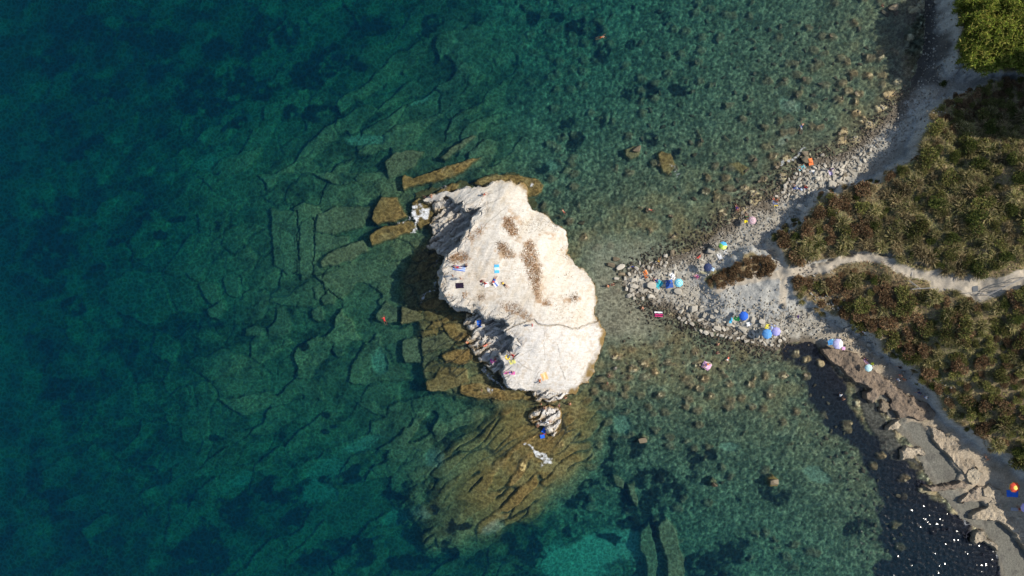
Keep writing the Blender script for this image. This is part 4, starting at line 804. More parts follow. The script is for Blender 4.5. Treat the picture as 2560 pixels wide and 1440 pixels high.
def pebbles():
    pts = []; pool = [bmesh_to_arr(rock_bm(80+i)) for i in range(5)]
    Vs, Fs = [], []; off = 0; tries = 0
    lines = [(P([(1570,690),(1660,650),(1745,618),(1820,562),(1895,512),(1965,458),(2010,410),(2100,395),(2170,340),(2228,285),(2268,232)]), 1.6, 2600), (P([(1590,745),(1690,790),(1765,828),(1850,850),(1950,868)]), 1.5, 1300), (P([(1700,650),(1800,600),(1880,560),(1960,500),(2050,440)])+np.array([1.5, -1.5]), 2.2, 900), (P([(1640,700),(1720,740),(1800,770),(1900,790),(2000,815)]), 2.2, 900), (P([(1960,500),(2100,430),(2200,370),(2280,300),(2330,230),(2350,100),(2340,0)]), 1.8, 1100), (P([(1900,800),(2000,800),(2100,835),(2200,890)]), 1.3, 500), (P([(1960,610),(1985,660),(2030,735),(2130,810),(2240,890),(2330,985)]), .9, 600)]
    for ln, sd, cnt in lines:
        seg = np.hypot(*(ln[1:]-ln[:-1]).T); cum = np.concatenate([[0], np.cumsum(seg)])
        for _ in range(cnt):
            s_ = rs.uniform(0, cum[-1]); i = min(int(np.searchsorted(cum, s_))-1, len(seg)-1); i = max(i, 0); f = (s_-cum[i])/seg[i]
            q = ln[i]*(1-f)+ln[i+1]*f; x_, y_ = q[0]+rs.gauss(0, sd), q[1]+rs.gauss(0, sd)
            z_ = height(x_, y_); sc_ = rs.uniform(.15, .5); v_, f_ = rs.choice(pool); a = rs.uniform(0, 6.28); c, s2 = math.cos(a), math.sin(a)
            v2 = v_*np.array([sc_, sc_*rs.uniform(.6, 1), sc_]); v2 = np.stack([v2[:, 0]*c-v2[:, 1]*s2, v2[:, 0]*s2+v2[:, 1]*c, v2[:, 2]], 1)+np.array([x_, y_, z_+sc_*.15])
            Vs.append(v2); Fs.append(f_+off); off += len(v2)
    Vc = np.concatenate(Vs); me = mesh_from('shore_pebbles', Vc, np.concatenate(Fs), M['pebble'])
    link('shore_pebbles', me, 'loose cobbles strewn along the waterline and beach', 'cobbles', kind='stuff')
def bmesh_to_arr(bm):
    bm.verts.ensure_lookup_table(); bm.verts.index_update()
    v = np.array([tuple(q.co) for q in bm.verts]); f = np.array([[w.index for w in q.verts] for q in bm.faces]); bm.free(); return v, f
m, t, b = new_mat('cobble_stone'); v = coord(t); n1 = nd(t, 'ShaderNodeTexVoronoi'); n1.inputs['Scale'].default_value = 1.6; t.links.new(v, n1.inputs['Vector'])
gp_ = nd(t, 'ShaderNodeSeparateXYZ'); t.links.new(nd(t, 'ShaderNodeNewGeometry').outputs['Position'], gp_.inputs[0])
wet_ = math_node(t, 'MULTIPLY', math_node(t, 'SUBTRACT', gp_.outputs['Z'], .1), 2.6); wet_ = math_node(t, 'MINIMUM', math_node(t, 'MAXIMUM', wet_, 0), 1)
cdry = ramp(t, n1.outputs['Color'], [(.1, (.13, .11, .08)), (.45, (.27, .24, .19)), (.9, (.42, .39, .33))])
t.links.new(mixc(t, wet_, mixc(t, 1.0, cdry, (.36, .31, .25), 'MULTIPLY'), cdry), b.inputs['Base Color']); b.inputs['Roughness'].default_value = .9
M['pebble'] = m
pebbles()

# heights on top of the individual stones, for what lies or sits on them
from mathutils.bvhtree import BVHTree
def stone_tree():
    vs, fs = [], []
    for o in C.objects:
        if o.type == 'MESH' and o.name.split('.')[0] in ('boulder', 'stone', 'wet_stone') and not o.parent:
            mw = Matrix.LocRotScale(o.location, o.rotation_euler, o.scale); k = len(vs)
            vs += [mw @ v.co for v in o.data.vertices]; fs += [[k+i for i in p.vertices] for p in o.data.polygons]
    return BVHTree.FromPolygons(vs, fs)
STONES = stone_tree()
def rest_h(x, y):
    h = height(x, y); hit = STONES.ray_cast(Vector((x, y, 30)), Vector((0, 0, -1)))
    return max(h, hit[0].z) if hit[0] else h
# ------------------------------------------------------------------ people
SKIN = [(.50, .27, .17), (.40, .20, .12), (.58, .34, .23), (.30, .15, .09)]
def J(**k): return {a: Vector(b) for a, b in k.items()}
def limb_pose(pel, chest, head, sh, el, wr, hp, kn, an, toe):
    """every joint of one figure; the second of each pair is the other side"""
    return dict(pel=Vector(pel), chest=Vector(chest), head=Vector(head), sh=[Vector(v) for v in sh], el=[Vector(v) for v in el], wr=[Vector(v) for v in wr], hp=[Vector(v) for v in hp], kn=[Vector(v) for v in kn], an=[Vector(v) for v in an], toe=[Vector(v) for v in toe])
def sym(a): return [(-a[0], a[1], a[2]), a]
POSES = {
 'standing': limb_pose((0, 0, .93), (0, .02, 1.32), (0, .04, 1.60), sym((.19, 0, 1.40)), sym((.25, -.03, 1.12)), [(-.27, .10, .90), (.24, .16, .92)], sym((.09, 0, .90)), sym((.11, .03, .49)), sym((.12, -.02, .08)), sym((.14, .15, .03))),
 'walking': limb_pose((0, 0, .92), (0, .05, 1.31), (0, .10, 1.58), sym((.19, .03, 1.39)), [(-.25, .17, 1.14), (.25, -.17, 1.14)], [(-.24, .36, .98), (.26, -.30, .92)], sym((.09, 0, .89)), [(-.10, -.12, .50), (.10, .24, .54)], [(-.11, -.38, .16), (.11, .30, .09)], [(-.11, -.26, .03), (.12, .48, .06)]),
 'sitting': limb_pose((0, 0, .13), (0, -.16, .47), (0, -.14, .76), sym((.18, -.17, .55)), sym((.27, -.30, .30)), sym((.30, -.42, .06)), sym((.09, .04, .13)), [(-.14, .42, .40), (.16, .40, .32)], [(-.12, .62, .07), (.17, .74, .07)], [(-.13, .78, .05), (.18, .90, .08)]),
 'sitting_hugging_knees': limb_pose((0, 0, .12), (0, .05, .50), (0, .15, .78), sym((.18, .06, .56)), sym((.24, .28, .36)), [(-.06, .48, .34), (.07, .50, .30)], sym((.09, .03, .12)), sym((.12, .38, .48)), sym((.10, .44, .07)), sym((.11, .62, .04))),
 'lying': limb_pose((0, 0, .11), (0, .40, .13), (0, .70, .13), sym((.19, .46, .12)), [(-.30, .22, .08), (.34, .66, .08)], [(-.28, -.04, .06), (.14, .84, .07)], sym((.09, -.04, .11)), [(-.12, -.46, .14), (.14, -.44, .26)], [(-.13, -.88, .08), (.13, -.70, .07)], [(-.15, -.95, .20), (.14, -.86, .05)]),
 'lying_face_down': limb_pose((0, 0, .12), (0, .40, .12), (.02, .69, .13), sym((.19, .46, .11)), [(-.36, .62, .07), (.36, .60, .07)], [(-.14, .80, .05), (.15, .78, .05)], sym((.09, -.04, .11)), sym((.12, -.46, .09)), sym((.13, -.87, .08)), sym((.12, -1.02, .03))),
 'crouching': limb_pose((0, -.05, .38), (0, .25, .68), (0, .45, .88), sym((.19, .30, .72)), sym((.23, .42, .46)), [(-.12, .58, .24), (.16, .60, .20)], sym((.10, -.03, .36)), sym((.20, .34, .46)), sym((.14, .06, .08)), sym((.17, .22, .03))),
 'swimming': limb_pose((0, 0, -.10), (0, .40, -.05), (0, .68, .03), sym((.19, .46, -.04)), [(-.42, .66, -.10), (.34, .70, -.10)], [(-.46, .92, -.16), (.20, .95, -.12)], sym((.09, -.04, -.12)), [(-.22, -.40, -.22), (.20, -.44, -.18)], [(-.14, -.80, -.26), (.16, -.86, -.24)], [(-.14, -.96, -.28), (.18, -1.02, -.26)]),
}
def skin_body(name, p):
    verts, rad, edges = [], [], []
    def add(v, r, parent=None):
        verts.append(v); rad.append(r if isinstance(r, tuple) else (r, r)); i = len(verts)-1
        if parent is not None: edges.append((parent, i))
        return i
    pel, ch, hd = p['pel'], p['chest'], p['head']
    up = (hd-ch).normalized(); across = (p['sh'][1]-p['sh'][0]).normalized(); fwd = up.cross(across) * -1 if False else across.cross(up) * -1
    i0 = add(pel, (.125, .10)); i1 = add(pel.lerp(ch, .5), (.115, .085), i0); i2 = add(ch, (.145, .10), i1)
    nk = add(ch.lerp(hd, .58), .05, i2); h0 = add(hd, (.075, .088), nk); h1 = add(hd+up*.09, (.068, .075), h0)
    face = (p['toe'][0]+p['toe'][1])/2-(p['an'][0]+p['an'][1])/2
    face = (face-up*face.dot(up)); face = face.normalized() if face.length > .02 else Vector((0, 1, 0))
    add(hd+face*.098, .012, h0)
    for s in (0, 1): add(hd+across*(.083 if s else -.083), .012, h0)
    for s in (0, 1):
        a = add(p['sh'][s], .058, i2); b = add(p['sh'][s].lerp(p['el'][s], .5), .047, a); c = add(p['el'][s], .038, b); d = add(p['wr'][s], .025, c)
        ax = (p['wr'][s]-p['el'][s]).normalized(); sd = ax.cross(Vector((0, 0, 1)) if abs(ax.z) < .9 else Vector((0, 1, 0))).normalized()
        palm = add(p['wr'][s]+ax*.06, (.032, .016), d)
        for k, (o, ln) in enumerate(((-.030, .060), (-.010, .072), (.010, .068), (.030, .052))):
            f1 = add(verts[palm]+ax*(.045+ln*.3)+sd*o, .009, palm); add(verts[f1]+ax*ln*.7+sd*o*.2-Vector((0, 0, .012)), .007, f1)
        t1 = add(verts[palm]-ax*.03+sd*(-.045 if s else .045), .010, palm); add(verts[t1]+ax*.035+sd*(-.015 if s else .015), .008, t1)
        a = add(p['hp'][s], .088, i0); b = add(p['hp'][s].lerp(p['kn'][s], .5), .074, a); c = add(p['kn'][s], .052, b); c2 = add(p['kn'][s].lerp(p['an'][s], .35), .053, c)
        d = add(p['an'][s], .034, c2); add(p['toe'][s], (.034, .022), d)
    me = bpy.data.meshes.new(name); me.from_pydata([tuple(v) for v in verts], edges, [])
    o = bpy.data.objects.new(name, me); C.objects.link(o)
    mod = o.modifiers.new('skin', 'SKIN'); mod.use_smooth_shade = True
    for i, sv in enumerate(me.skin_vertices[0].data): sv.radius = rad[i]; sv.use_root = (i == 0)
    sub = o.modifiers.new('sub', 'SUBSURF'); sub.levels = 1; sub.render_levels = 1
    dg = bpy.context.evaluated_depsgraph_get(); dg.update()
    out = bpy.data.meshes.new_from_object(o.evaluated_get(dg)); out.name = name
    bpy.data.objects.remove(o)
    return out
def shell(body, name, test, off):
    """clothing: the body faces that pass the test, lifted off the skin"""
    bm = bmesh.new(); bm.from_mesh(body)
    bm.normal_update(); co = {v.index: v.co + v.normal*off for v in bm.verts}
    drop = [f for f in bm.faces if not test(f.calc_center_median())]
    bmesh.ops.delete(bm, geom=drop, context='FACES')
    for v in bm.verts: v.co = v.co + v.normal*off
    me = bpy.data.meshes.new(name); bm.to_mesh(me); bm.free(); return me
def seg_t(c, a, b):
    e = b-a; t = max(0, min(1, (c-a).dot(e)/e.length_squared)); return (c-a-e*t).length, t
FIG = {}
for nm, p in POSES.items():
    body = skin_body('body', p); pel, ch, hd = p['pel'], p['chest'], p['head']; upv = (hd-ch).normalized()
    face = (p['toe'][0]+p['toe'][1])/2-(p['an'][0]+p['an'][1])/2; face = face-upv*face.dot(upv); face = face.normalized() if face.length > .02 else Vector((0, 1, 0))
    def trunks(c): 
        return (c-pel).length < .17 or any(seg_t(c, p['hp'][s], p['kn'][s])[0] < .12 and seg_t(c, p['hp'][s], p['kn'][s])[1] < .42 for s in (0, 1)) and (c-ch).length > .2
    def brief(c): return (c-pel).length < .175
    def topb(c): d, t_ = seg_t(c, pel, ch); return d < .19 and t_ > .72 and (c-hd).length > .2
    def shirt(c): d, t_ = seg_t(c, pel, ch); return (d < .2 and t_ > .1 and (c-hd).length > .17) or any(seg_t(c, p['sh'][s], p['el'][s])[0] < .08 and seg_t(c, p['sh'][s], p['el'][s])[1] < .6 for s in (0, 1))
    def hairt(c): v = c-(hd+upv*.045); return v.length < .17 and (c-hd).dot(upv) > -.02 and ((c-hd).dot(face) < .035 or (c-hd).dot(upv) > .085)
    FIG[nm] = dict(body=body, trunks=shell(body, 'swim_trunks', trunks, .014), brief=shell(body, 'bikini_bottom', brief, .012), top=shell(body, 'bikini_top', topb, .012), shirt=shell(body, 'shirt', shirt, .018), hair=shell(body, 'hair', hairt, .028))
HAIR = [(.02, .014, .01), (.05, .03, .015), (.012, .01, .01), (.22, .14, .06)]
CL = dict(black=(.015, .015, .02), red=(.55, .04, .04), blue=(.03, .08, .45), white=(.75, .75, .75), orange=(.75, .18, .04), pink=(.75, .15, .32), purple=(.16, .08, .35), green=(.03, .3, .1), yellow=(.8, .6, .05), grey=(.3, .3, .32), navy=(.02, .03, .1), teal=(.05, .4, .45), coral=(.8, .22, .15))
def clothmat(c): return flat_mat('cloth_'+c, CL[c], .85)
def person(px, py, pose, ang, label, wear=('trunks', 'black'), top=None, skin=0, hair=0, scale=1.0, group=None, up=0.0, z=None):
    p = at(px, py, water=(pose == 'swimming'))
    if pose != 'swimming': p.z = rest_h(p.x, p.y)
    if z is not None: p.z = z
    root = bpy.data.objects.new('person', None); C.objects.link(root); root.location = (p.x, p.y, p.z+up); root.rotation_euler = (0, 0, R(ang)); root.scale = (scale,)*3
    root['label'] = label; root['category'] = 'person'; root.empty_display_size = .2
    if group: root['group'] = group
    f = FIG[pose]; sk = flat_mat('skin', SKIN[skin], .55, spec=.35)
    parts = [('body', f['body'], sk), ('hair', f['hair'], flat_mat('hair', HAIR[hair]))]
    if wear: parts.append((('swim_trunks' if wear[0] == 'trunks' else 'bikini_bottom'), f[wear[0]], clothmat(wear[1])))
    if top: parts.append((('bikini_top' if top[0] == 'top' else 'shirt'), f[top[0]], clothmat(top[1])))
    for n_, me, mt in parts:
        if not len(me.materials): me.materials.append(mt)
        o = link(n_, me, parent=root); o.material_slots[0].link = 'OBJECT'; o.material_slots[0].material = mt
    return root
TR = lambda c: ('trunks', c)
BB = lambda c: ('brief', c)
TP = lambda c: ('top', c)
SH = lambda c: ('shirt', c)
# angle 0 = facing up the photograph, 90 = facing left
for a in [
 (1210,487,'sitting',-60,'lone sunbather sitting near the northern end of the rock, casting a shadow left',TR('red'),None,1),
 (1067,495,'sitting',70,'sitter in purple on the north-west tip of the rock',BB('purple'),TP('purple'),1), (1077,493,'sitting_hugging_knees',-20,'sitter with red clothing beside the one in purple on the north-west tip',TR('red'),None,0),
 (1144,668,'lying',80,'sunbather stretched on the long blue and white striped towel',TR('red'),None,1), (1165,667,'sitting_hugging_knees',-10,'dark clothed sitter at the right end of the striped towel',TR('navy'),SH('navy'),3),
 (1133,689,'standing',120,'tanned person standing at the western rim of the rock',TR('black'),None,1), (1152,696,'standing',-60,'person standing just above the black mat',TR('grey'),None,0),
 (1212,708,'sitting',40,'person in maroon seated on a white towel with dark bags beside',TR('black'),SH('red'),1), (1236,700,'lying',150,'sunbather with red top and blue shorts lying on a white towel',TR('blue'),TP('red'),0), (1262,712,'lying_face_down',55,'blonde sunbather lying on bare rock to the right of the white towels',BB('black'),TP('yellow'),0,3),
 (1330,812,'standing',90,'person in dark red standing at the head of the crack between the rock halves',TR('black'),SH('red'),1),
 (1170,856,'crouching',80,'tanned bather bending over the brown ledge in front of the shaded recess',TR('orange'),None,1), (1216,862,'lying',120,'sunbather lying in a patch of light inside the shaded recess',BB('coral'),TP('coral'),0),
 (1238,901,'sitting_hugging_knees',0,'person sitting in shade on the pink towel of the recess',TR('purple'),None,3), (1281,888,'sitting',60,'person in a dark red top next to the yellow float',TR('red'),SH('red'),1),
 (1274,931,'lying',-80,'sunbather lying on the magenta towel near the rock edge',BB('purple'),TP('navy'),1), (1349,953,'sitting',0,'person sitting at the left corner of the orange towel',TR('orange'),None,1),
 (1205,974,'standing',80,'bather standing on the brown shelf under the southern cliff',TR('black'),None,1,0,.95),
 (1351,1009,'standing',20,'left-hand bather of the pair between the big rock and the small outcrop',TR('coral'),None,0), (1361,1019,'walking',0,'right-hand bather of the pair stepping down to the small outcrop',TR('orange'),None,1),
 (1396,1012,'walking',-50,'bather in pink wading off the southern tip',BB('pink'),TP('pink'),0), (1411,995,'crouching',-40,'bather bent over at the foot of the southern tip of the rock',TR('coral'),None,0), (1425,1011,'crouching',20,'dark red clothed bather wading right of the southern tip',TR('red'),None,1),
 (1352,1052,'sitting',10,'person in white and pink sitting on the small southern outcrop',BB('pink'),SH('white'),0), (1345,1060,'sitting_hugging_knees',170,'tanned person sitting low at the left of the small outcrop',TR('black'),None,1), (1370,1055,'sitting',-60,'person in white and grey on the lit side of the small outcrop',TR('grey'),SH('white'),0), (1358,1085,'lying',-70,'sunbather in red lying across the two blue mattresses',TR('red'),TP('red'),1),
 (1528,712,'crouching',-80,'crouching bather on the right in the shallows beside the spit tip',TR('coral'),None,0), (1521,716,'crouching',70,'crouching bather on the left in the shallows beside the spit tip',TR('orange'),None,1),
 (1578,667,'walking',10,'child in a blue shirt wading by the greenish rock',TR('blue'),SH('blue'),1,0,.75), (1607,771,'crouching',60,'bather kneeling at the water edge below the spit',TR('coral'),None,1),
 (1645,654,'sitting',-20,'tanned person sitting on boulders above the orange towel',TR('yellow'),None,1), (1613,692,'sitting',30,'person in bright orange clothes sitting on the pale slabs',TR('orange'),SH('orange'),1), (1638,701,'sitting',60,'person with red and blue clothes next to the turquoise towel',TR('red'),SH('blue'),0),
 (1748,641,'lying',130,'sunbather with red skin and red swimsuit lying on the clay near the dark round shadow',BB('red'),TP('red'),0), (1740,692,'sitting',60,'person in pink sitting below the navy umbrella',BB('pink'),SH('pink'),0),
 (1762,912,'lying',-60,'sunbather lying on the pink towel of the lone boulder',BB('purple'),TP('orange'),1), (1793,862,'crouching',0,'upper wading bather right of the lone boulder',TR('coral'),None,0), (1790,883,'crouching',-60,'lower wading bather right of the lone boulder',TR('red'),None,0),
 (1989,791,'walking',90,'person in purple walking alone on the pale clay, long shadow to the left',TR('purple'),SH('purple'),1), (2151,829,'walking',-40,'person in pale pink walking at the shaded cliff foot',BB('pink'),SH('white'),0),
 (1840,519,'sitting',20,'upper sitter of the dark clothed pair at the north waterline',TR('red'),SH('purple'),1), (1842,526,'sitting',-30,'lower sitter of the dark clothed pair at the north waterline',BB('pink'),None,0),
 (1932,500,'sitting',40,'tanned sitter left of the blue bag on the north beach',TR('coral'),None,1), (1941,502,'sitting',-30,'tanned sitter right of the blue bag on the north beach',TR('orange'),None,1),
 (1865,543,'sitting',10,'person in olive sitting above the yellow bag by the flowery umbrella',TR('green'),None,1), (2003,418,'lying',-60,'sunbather on the turquoise towel by the north water',BB('teal'),TP('teal'),0), (1988,467,'sitting',60,'person in white sitting on blue towels in the north rubble',TR('blue'),SH('white'),0), (2012,470,'sitting_hugging_knees',0,'person in red sitting at the right end of the blue towels',TR('red'),SH('red'),1), (2073,425,'standing',0,'person with lavender wrap among the tilted slabs',TR('navy'),SH('purple'),0),
 (2203,17,'sitting',-20,'sunbather sitting on the long boulder in the water at the top',TR('coral'),None,0), (2158,908,'lying',60,'person in navy lying on the pink towel above the mint umbrella',TR('navy'),TP('navy'),1), (2162,898,'sitting',40,'dark haired person sitting at the top of the pink towel',TR('purple'),None,1),
 (2241,917,'walking',-90,'uppermost walker on the southern sand, dark clothes',TR('black'),SH('black'),1), (2243,937,'walking',-70,'second walker from the top on the southern sand, bare skinned',TR('coral'),None,0), (2237,947,'walking',-60,'walker in white and pale blue on the southern sand',TR('blue'),SH('white'),0), (2253,947,'walking',-80,'walker with orange tan right of the one in white',TR('orange'),None,1),
 (2289,980,'walking',-60,'walker in navy, upper of the pair near the tussocks',TR('navy'),SH('navy'),1), (2305,991,'walking',-90,'walker in light blue with white hat, lower of the pair near the tussocks',TR('blue'),SH('white'),0), (2288,1020,'sitting',60,'dark haired sitter on the left of the white towels on the seaweed bank',TR('purple'),None,3), (2298,1022,'sitting',-10,'person in black sitting on the white towels on the seaweed bank',TR('black'),SH('black'),1),
 (2098,989,'crouching',0,'wading bather with white cap in the dark southern water',TR('black'),SH('white'),1), (2104,999,'crouching',-30,'tanned wading bather behind the one with white cap',TR('orange'),None,1),
 (2464,1145,'sitting',30,'person sitting in the shade of the southern path',TR('grey'),None,1), (2546,1272,'sitting',40,'person in dark red sitting in shade beneath the red umbrella',TR('red'),None,1),
 (1521,938,'standing',60,'upper of two waders at the eastern foot of the rock',TR('grey'),None,0), (1517,957,'standing',80,'lower of two waders at the eastern foot of the rock',TR('coral'),None,0)]:
    up_ = 0.06 if a[2] in ('lying', 'lying_face_down', 'sitting') else 0
    person(*a[:5], a[5], a[6], *(a[7:] if len(a) > 7 else ()), up=up_)
person(1502, 93, 'swimming', -80, 'swimmer in the open water far north of the rock', TR('orange'), None, 0, z=0)
person(961, 801, 'swimming', 20, 'swimmer with a red shirt west of the rock', TR('red'), SH('red'), 1, z=.05)
person(1410, 530, 'swimming', 40, 'small distant swimmer close to the north-east side of the rock', TR('coral'), None, 0, 0, .8, z=0)
person(1821, 895, 'swimming', 150, 'bather floating in the knee-deep water right of the waders', BB('coral'), TP('white'), 0, z=.06)
person(2004, 316, 'swimming', -30, 'swimmer splashing in the middle of the north bay', TR('blue'), None, 0, z=0)
person(1628, 525, 'swimming', 70, 'swimmer alone in the green shallows north of the spit', TR('coral'), None, 0, 0, .8, z=0)

# ------------------------------------------------------------------ towels, bags, floats
def towel(px, py, w, l, ang, label, c1, c2=None, nst=1, name='towel', cat='towel', along=False, thick=.03):
    """a cloth lying over the ground it covers, with stripes woven in"""
    c = at(px, py); c.z = max(c.z, rest_h(c.x, c.y)); w *= PX; l *= PX; nx_, ny_ = max(4, nst*2), 12; bm = bmesh.new(); vs = []; ca, sa = math.cos(R(ang)), math.sin(R(ang))
    ph = rs.uniform(0, 6)
    for k in (0, 1):
        for i in range(nx_+1):
            for j in range(ny_+1):
                u = (i/nx_-.5)*w*(1+.03*math.sin(j+ph)); v_ = (j/ny_-.5)*l*(1+.03*math.sin(i*1.3+ph)); X, Y = c.x+u*ca-v_*sa, c.y+u*sa+v_*ca
                g = max(rest_h(X, Y), 0 if c.z < .05 else -9); g = c.z + max(-.35, min(.35, g-c.z))
                vs.append(bm.verts.new((X-c.x, Y-c.y, g-c.z+.02+(thick if k else 0)+.02*math.sin(u*9+ph)*math.cos(v_*7))))
    n1_ = (nx_+1)*(ny_+1)
    for i in range(nx_):
        for j in range(ny_):
            a = i*(ny_+1)+j; q = [a, a+ny_+1, a+ny_+2, a+1]; s = (i*nst//nx_ if not along else j*nst//ny_) % 2
            f = bm.faces.new([vs[n1_+t_] for t_ in q]); f.material_index = s if c2 else 0
            f = bm.faces.new([vs[t_] for t_ in reversed(q)]); f.material_index = 0
    rim = [i*(ny_+1) for i in range(nx_+1)] + [nx_*(ny_+1)+j for j in range(1, ny_+1)] + [i*(ny_+1)+ny_ for i in range(nx_-1, -1, -1)] + [j for j in range(ny_-1, 0, -1)]
    for a, b in zip(rim, rim[1:]+rim[:1]): bm.faces.new((vs[a], vs[b], vs[n1_+b], vs[n1_+a]))
    mats = [flat_mat('towel_cloth', c1, .95)] + ([flat_mat('towel_stripe', c2, .95)] if c2 else [])
    return link(name, bm_mesh(name, bm, mats), label, cat, loc=c)
W_ = (.78, .78, .78)
for a in [(1148,671,11,29,82,'long blue and white striped towel near the western rim of the rock',(.06,.16,.6),(.6,.7,.8),5), (1242,672,11,20,2,'light blue and white towel lying alone on the rock top',(.10,.45,.80),(.55,.78,.9),3,'towel','towel',True), (1149,714,19,13,3,'black purple mat on the western part of the rock',(.02,.012,.03)),
 (1216,712,12,11,20,'white towel under the person in maroon',W_), (1238,708,11,18,35,'white and blue towel under the sunbather in red top',W_,(.12,.2,.55),3), (1198,809,11,18,5,'deep blue towel in the shaded recess of the rock',(.02,.14,.6)), (1234,902,16,11,20,'pink towel in the shade of the recess',(.5,.08,.3)),
 (1281,905,15,10,20,'pale yellow towel near the western edge of the southern rock',(.85,.80,.25)), (1273,932,28,8,-2,'narrow magenta towel with pale stripe near the rock edge',(.65,.12,.4),(.8,.6,.75),3), (1361,941,15,19,20,'orange towel on the white southern rock',(.85,.42,.18),(.9,.6,.35),3), (1361,1076,11,13,-30,'upper blue mattress on the small outcrop',(.02,.13,.65)), (1356,1091,11,9,10,'lower blue mattress on the small outcrop',(.02,.13,.65)),
 (1681,691,11,17,27,'bright white towel in the middle of the spit',(.85,.85,.85)), (1647,711,14,20,-35,'turquoise towel with dark marks beside the boulders',(.06,.55,.62),(.04,.38,.42),5), (1673,710,18,20,10,'blue round-cornered mat left of the cyan umbrella',(.05,.12,.42)), (1613,682,9,13,20,'orange towel spread on a pale slab of the spit',(.85,.25,.06)), (1647,787,20,9,-3,'pink and black striped mat at the water edge of the spit',(.6,.04,.18),(.02,.01,.02),4,'towel','towel',True), (1646,781,20,4,-3,'narrow white cloth above the pink and black mat',W_),
 (1799,641,9,14,20,'white towel lower left of the green umbrella',W_), (1814,630,8,9,8,'white towel right under the green umbrella',(.7,.7,.68)), (1740,692,11,9,20,'pink and lilac towel left of the dry wedge',(.7,.35,.6)), (1760,682,22,6,-10,'beige cloth below the navy umbrella',(.5,.46,.3)), (1782,673,7,9,-30,'pale blue cloth touching the navy umbrella',(.5,.65,.8)),
 (2023,406,11,17,15,'orange towel on the north beach boulders',(.85,.22,.07)), (2004,419,11,18,-65,'turquoise towel next to the orange one on the north beach',(.25,.62,.72)), (2031,432,13,11,10,'white cloth on the north rubble',W_), (2075,432,8,12,15,'lavender cloth among the tilted slabs',(.55,.48,.68)), (1998,472,28,8,-8,'row of blue towels in the north rubble',(.05,.09,.4),(.5,.6,.75),5), (1937,508,12,9,-20,'blue grey bag cloth between the two tanned sitters',(.2,.28,.55)), (1940,515,8,6,0,'yellow towel below the blue grey cloth',(.85,.62,.04)), (1865,554,8,7,0,'yellow bag left of the flowery umbrella',(.85,.7,.04),None,1,'bag','bag'),
 (1842,796,15,12,-10,'dark green mat left of the royal blue umbrella',(.01,.16,.05)), (1826,801,6,14,-10,'small light blue towel draped over a pale boulder',(.08,.5,.75)), (1873,810,13,12,20,'white cloth below the royal blue umbrella',W_), (1918,816,9,12,-8,'yellow towel above the light blue umbrella',(.85,.72,.08)), (1934,817,14,14,0,'blue and white striped towel above the lavender umbrella',(.12,.22,.62),(.6,.66,.8),6), (2078,855,16,14,15,'blue towel between the round shadow and the white umbrella',(.08,.3,.65)), (2085,851,10,8,0,'pale cyan towel touching the white umbrella',(.4,.68,.8)), (2109,871,8,8,0,'pink towel under the lower edge of the white umbrella',(.75,.4,.7)),
 (2160,908,18,20,40,'pale pink towel above the mint umbrella',(.78,.5,.68)), (2181,909,7,6,0,'lime yellow bag right of the pink towel',(.65,.68,.05),None,1,'bag','bag'), (2294,1018,15,12,20,'white towel on the seaweed bank',W_), (2301,1030,9,16,-25,'pale aqua towel on the seaweed bank',(.5,.75,.78)), (2372,55,18,9,-2,'upper of two white towels on the shaded path',(.6,.62,.66)), (2373,66,17,8,4,'lower of two white towels on the shaded path',(.6,.62,.66)), (2531,1234,26,17,0,'royal blue towel beside the red umbrella in the shade',(.03,.15,.65)), (2536,1273,15,8,0,'grey towel near the bottom right umbrella',(.35,.35,.38)), (1765,914,20,17,-30,'pink towel covering the lone boulder in the shallows',(.75,.42,.62),(.8,.6,.65),3), (1231,712,4,4,0,'small dark bag beside the white and blue towel',(.03,.03,.04),None,1,'bag','bag'), (1203,703,7,5,30,'dark red bag left of the white towel',(.12,.02,.03),None,1,'bag','bag'), (1368,1056,10,7,-30,'white and grey cloth on the lit side of the small outcrop',(.65,.65,.66)), (1880,551,1,1,0,None,(0,0,0))]:
    if a[5] is None: continue
    towel(*a)
def ring_float(px, py, r, label, c):
    p = at(px, py); bm = bmesh.new(); n, k = 20, 8; vs = []
    for i in range(n):
        for j in range(k):
            A, B = 2*math.pi*i/n, 2*math.pi*j/k; vs.append(bm.verts.new(((r+r*.34*math.cos(B))*math.cos(A), (r+r*.34*math.cos(B))*math.sin(A), r*.34*math.sin(B)+r*.34)))
    for i in range(n):
        for j in range(k):
            f = bm.faces.new((vs[i*k+j], vs[(i+1) % n*k+j], vs[(i+1) % n*k+(j+1) % k], vs[i*k+(j+1) % k])); f.smooth = True
    link('swim_ring', bm_mesh('swim_ring', bm, flat_mat('yellow_vinyl', c, .4, spec=.5)), label, 'swim ring', loc=p)
ring_float(1269, 893, .36, 'yellow swim ring on the western corner of the southern rock', (.85, .6, .02))

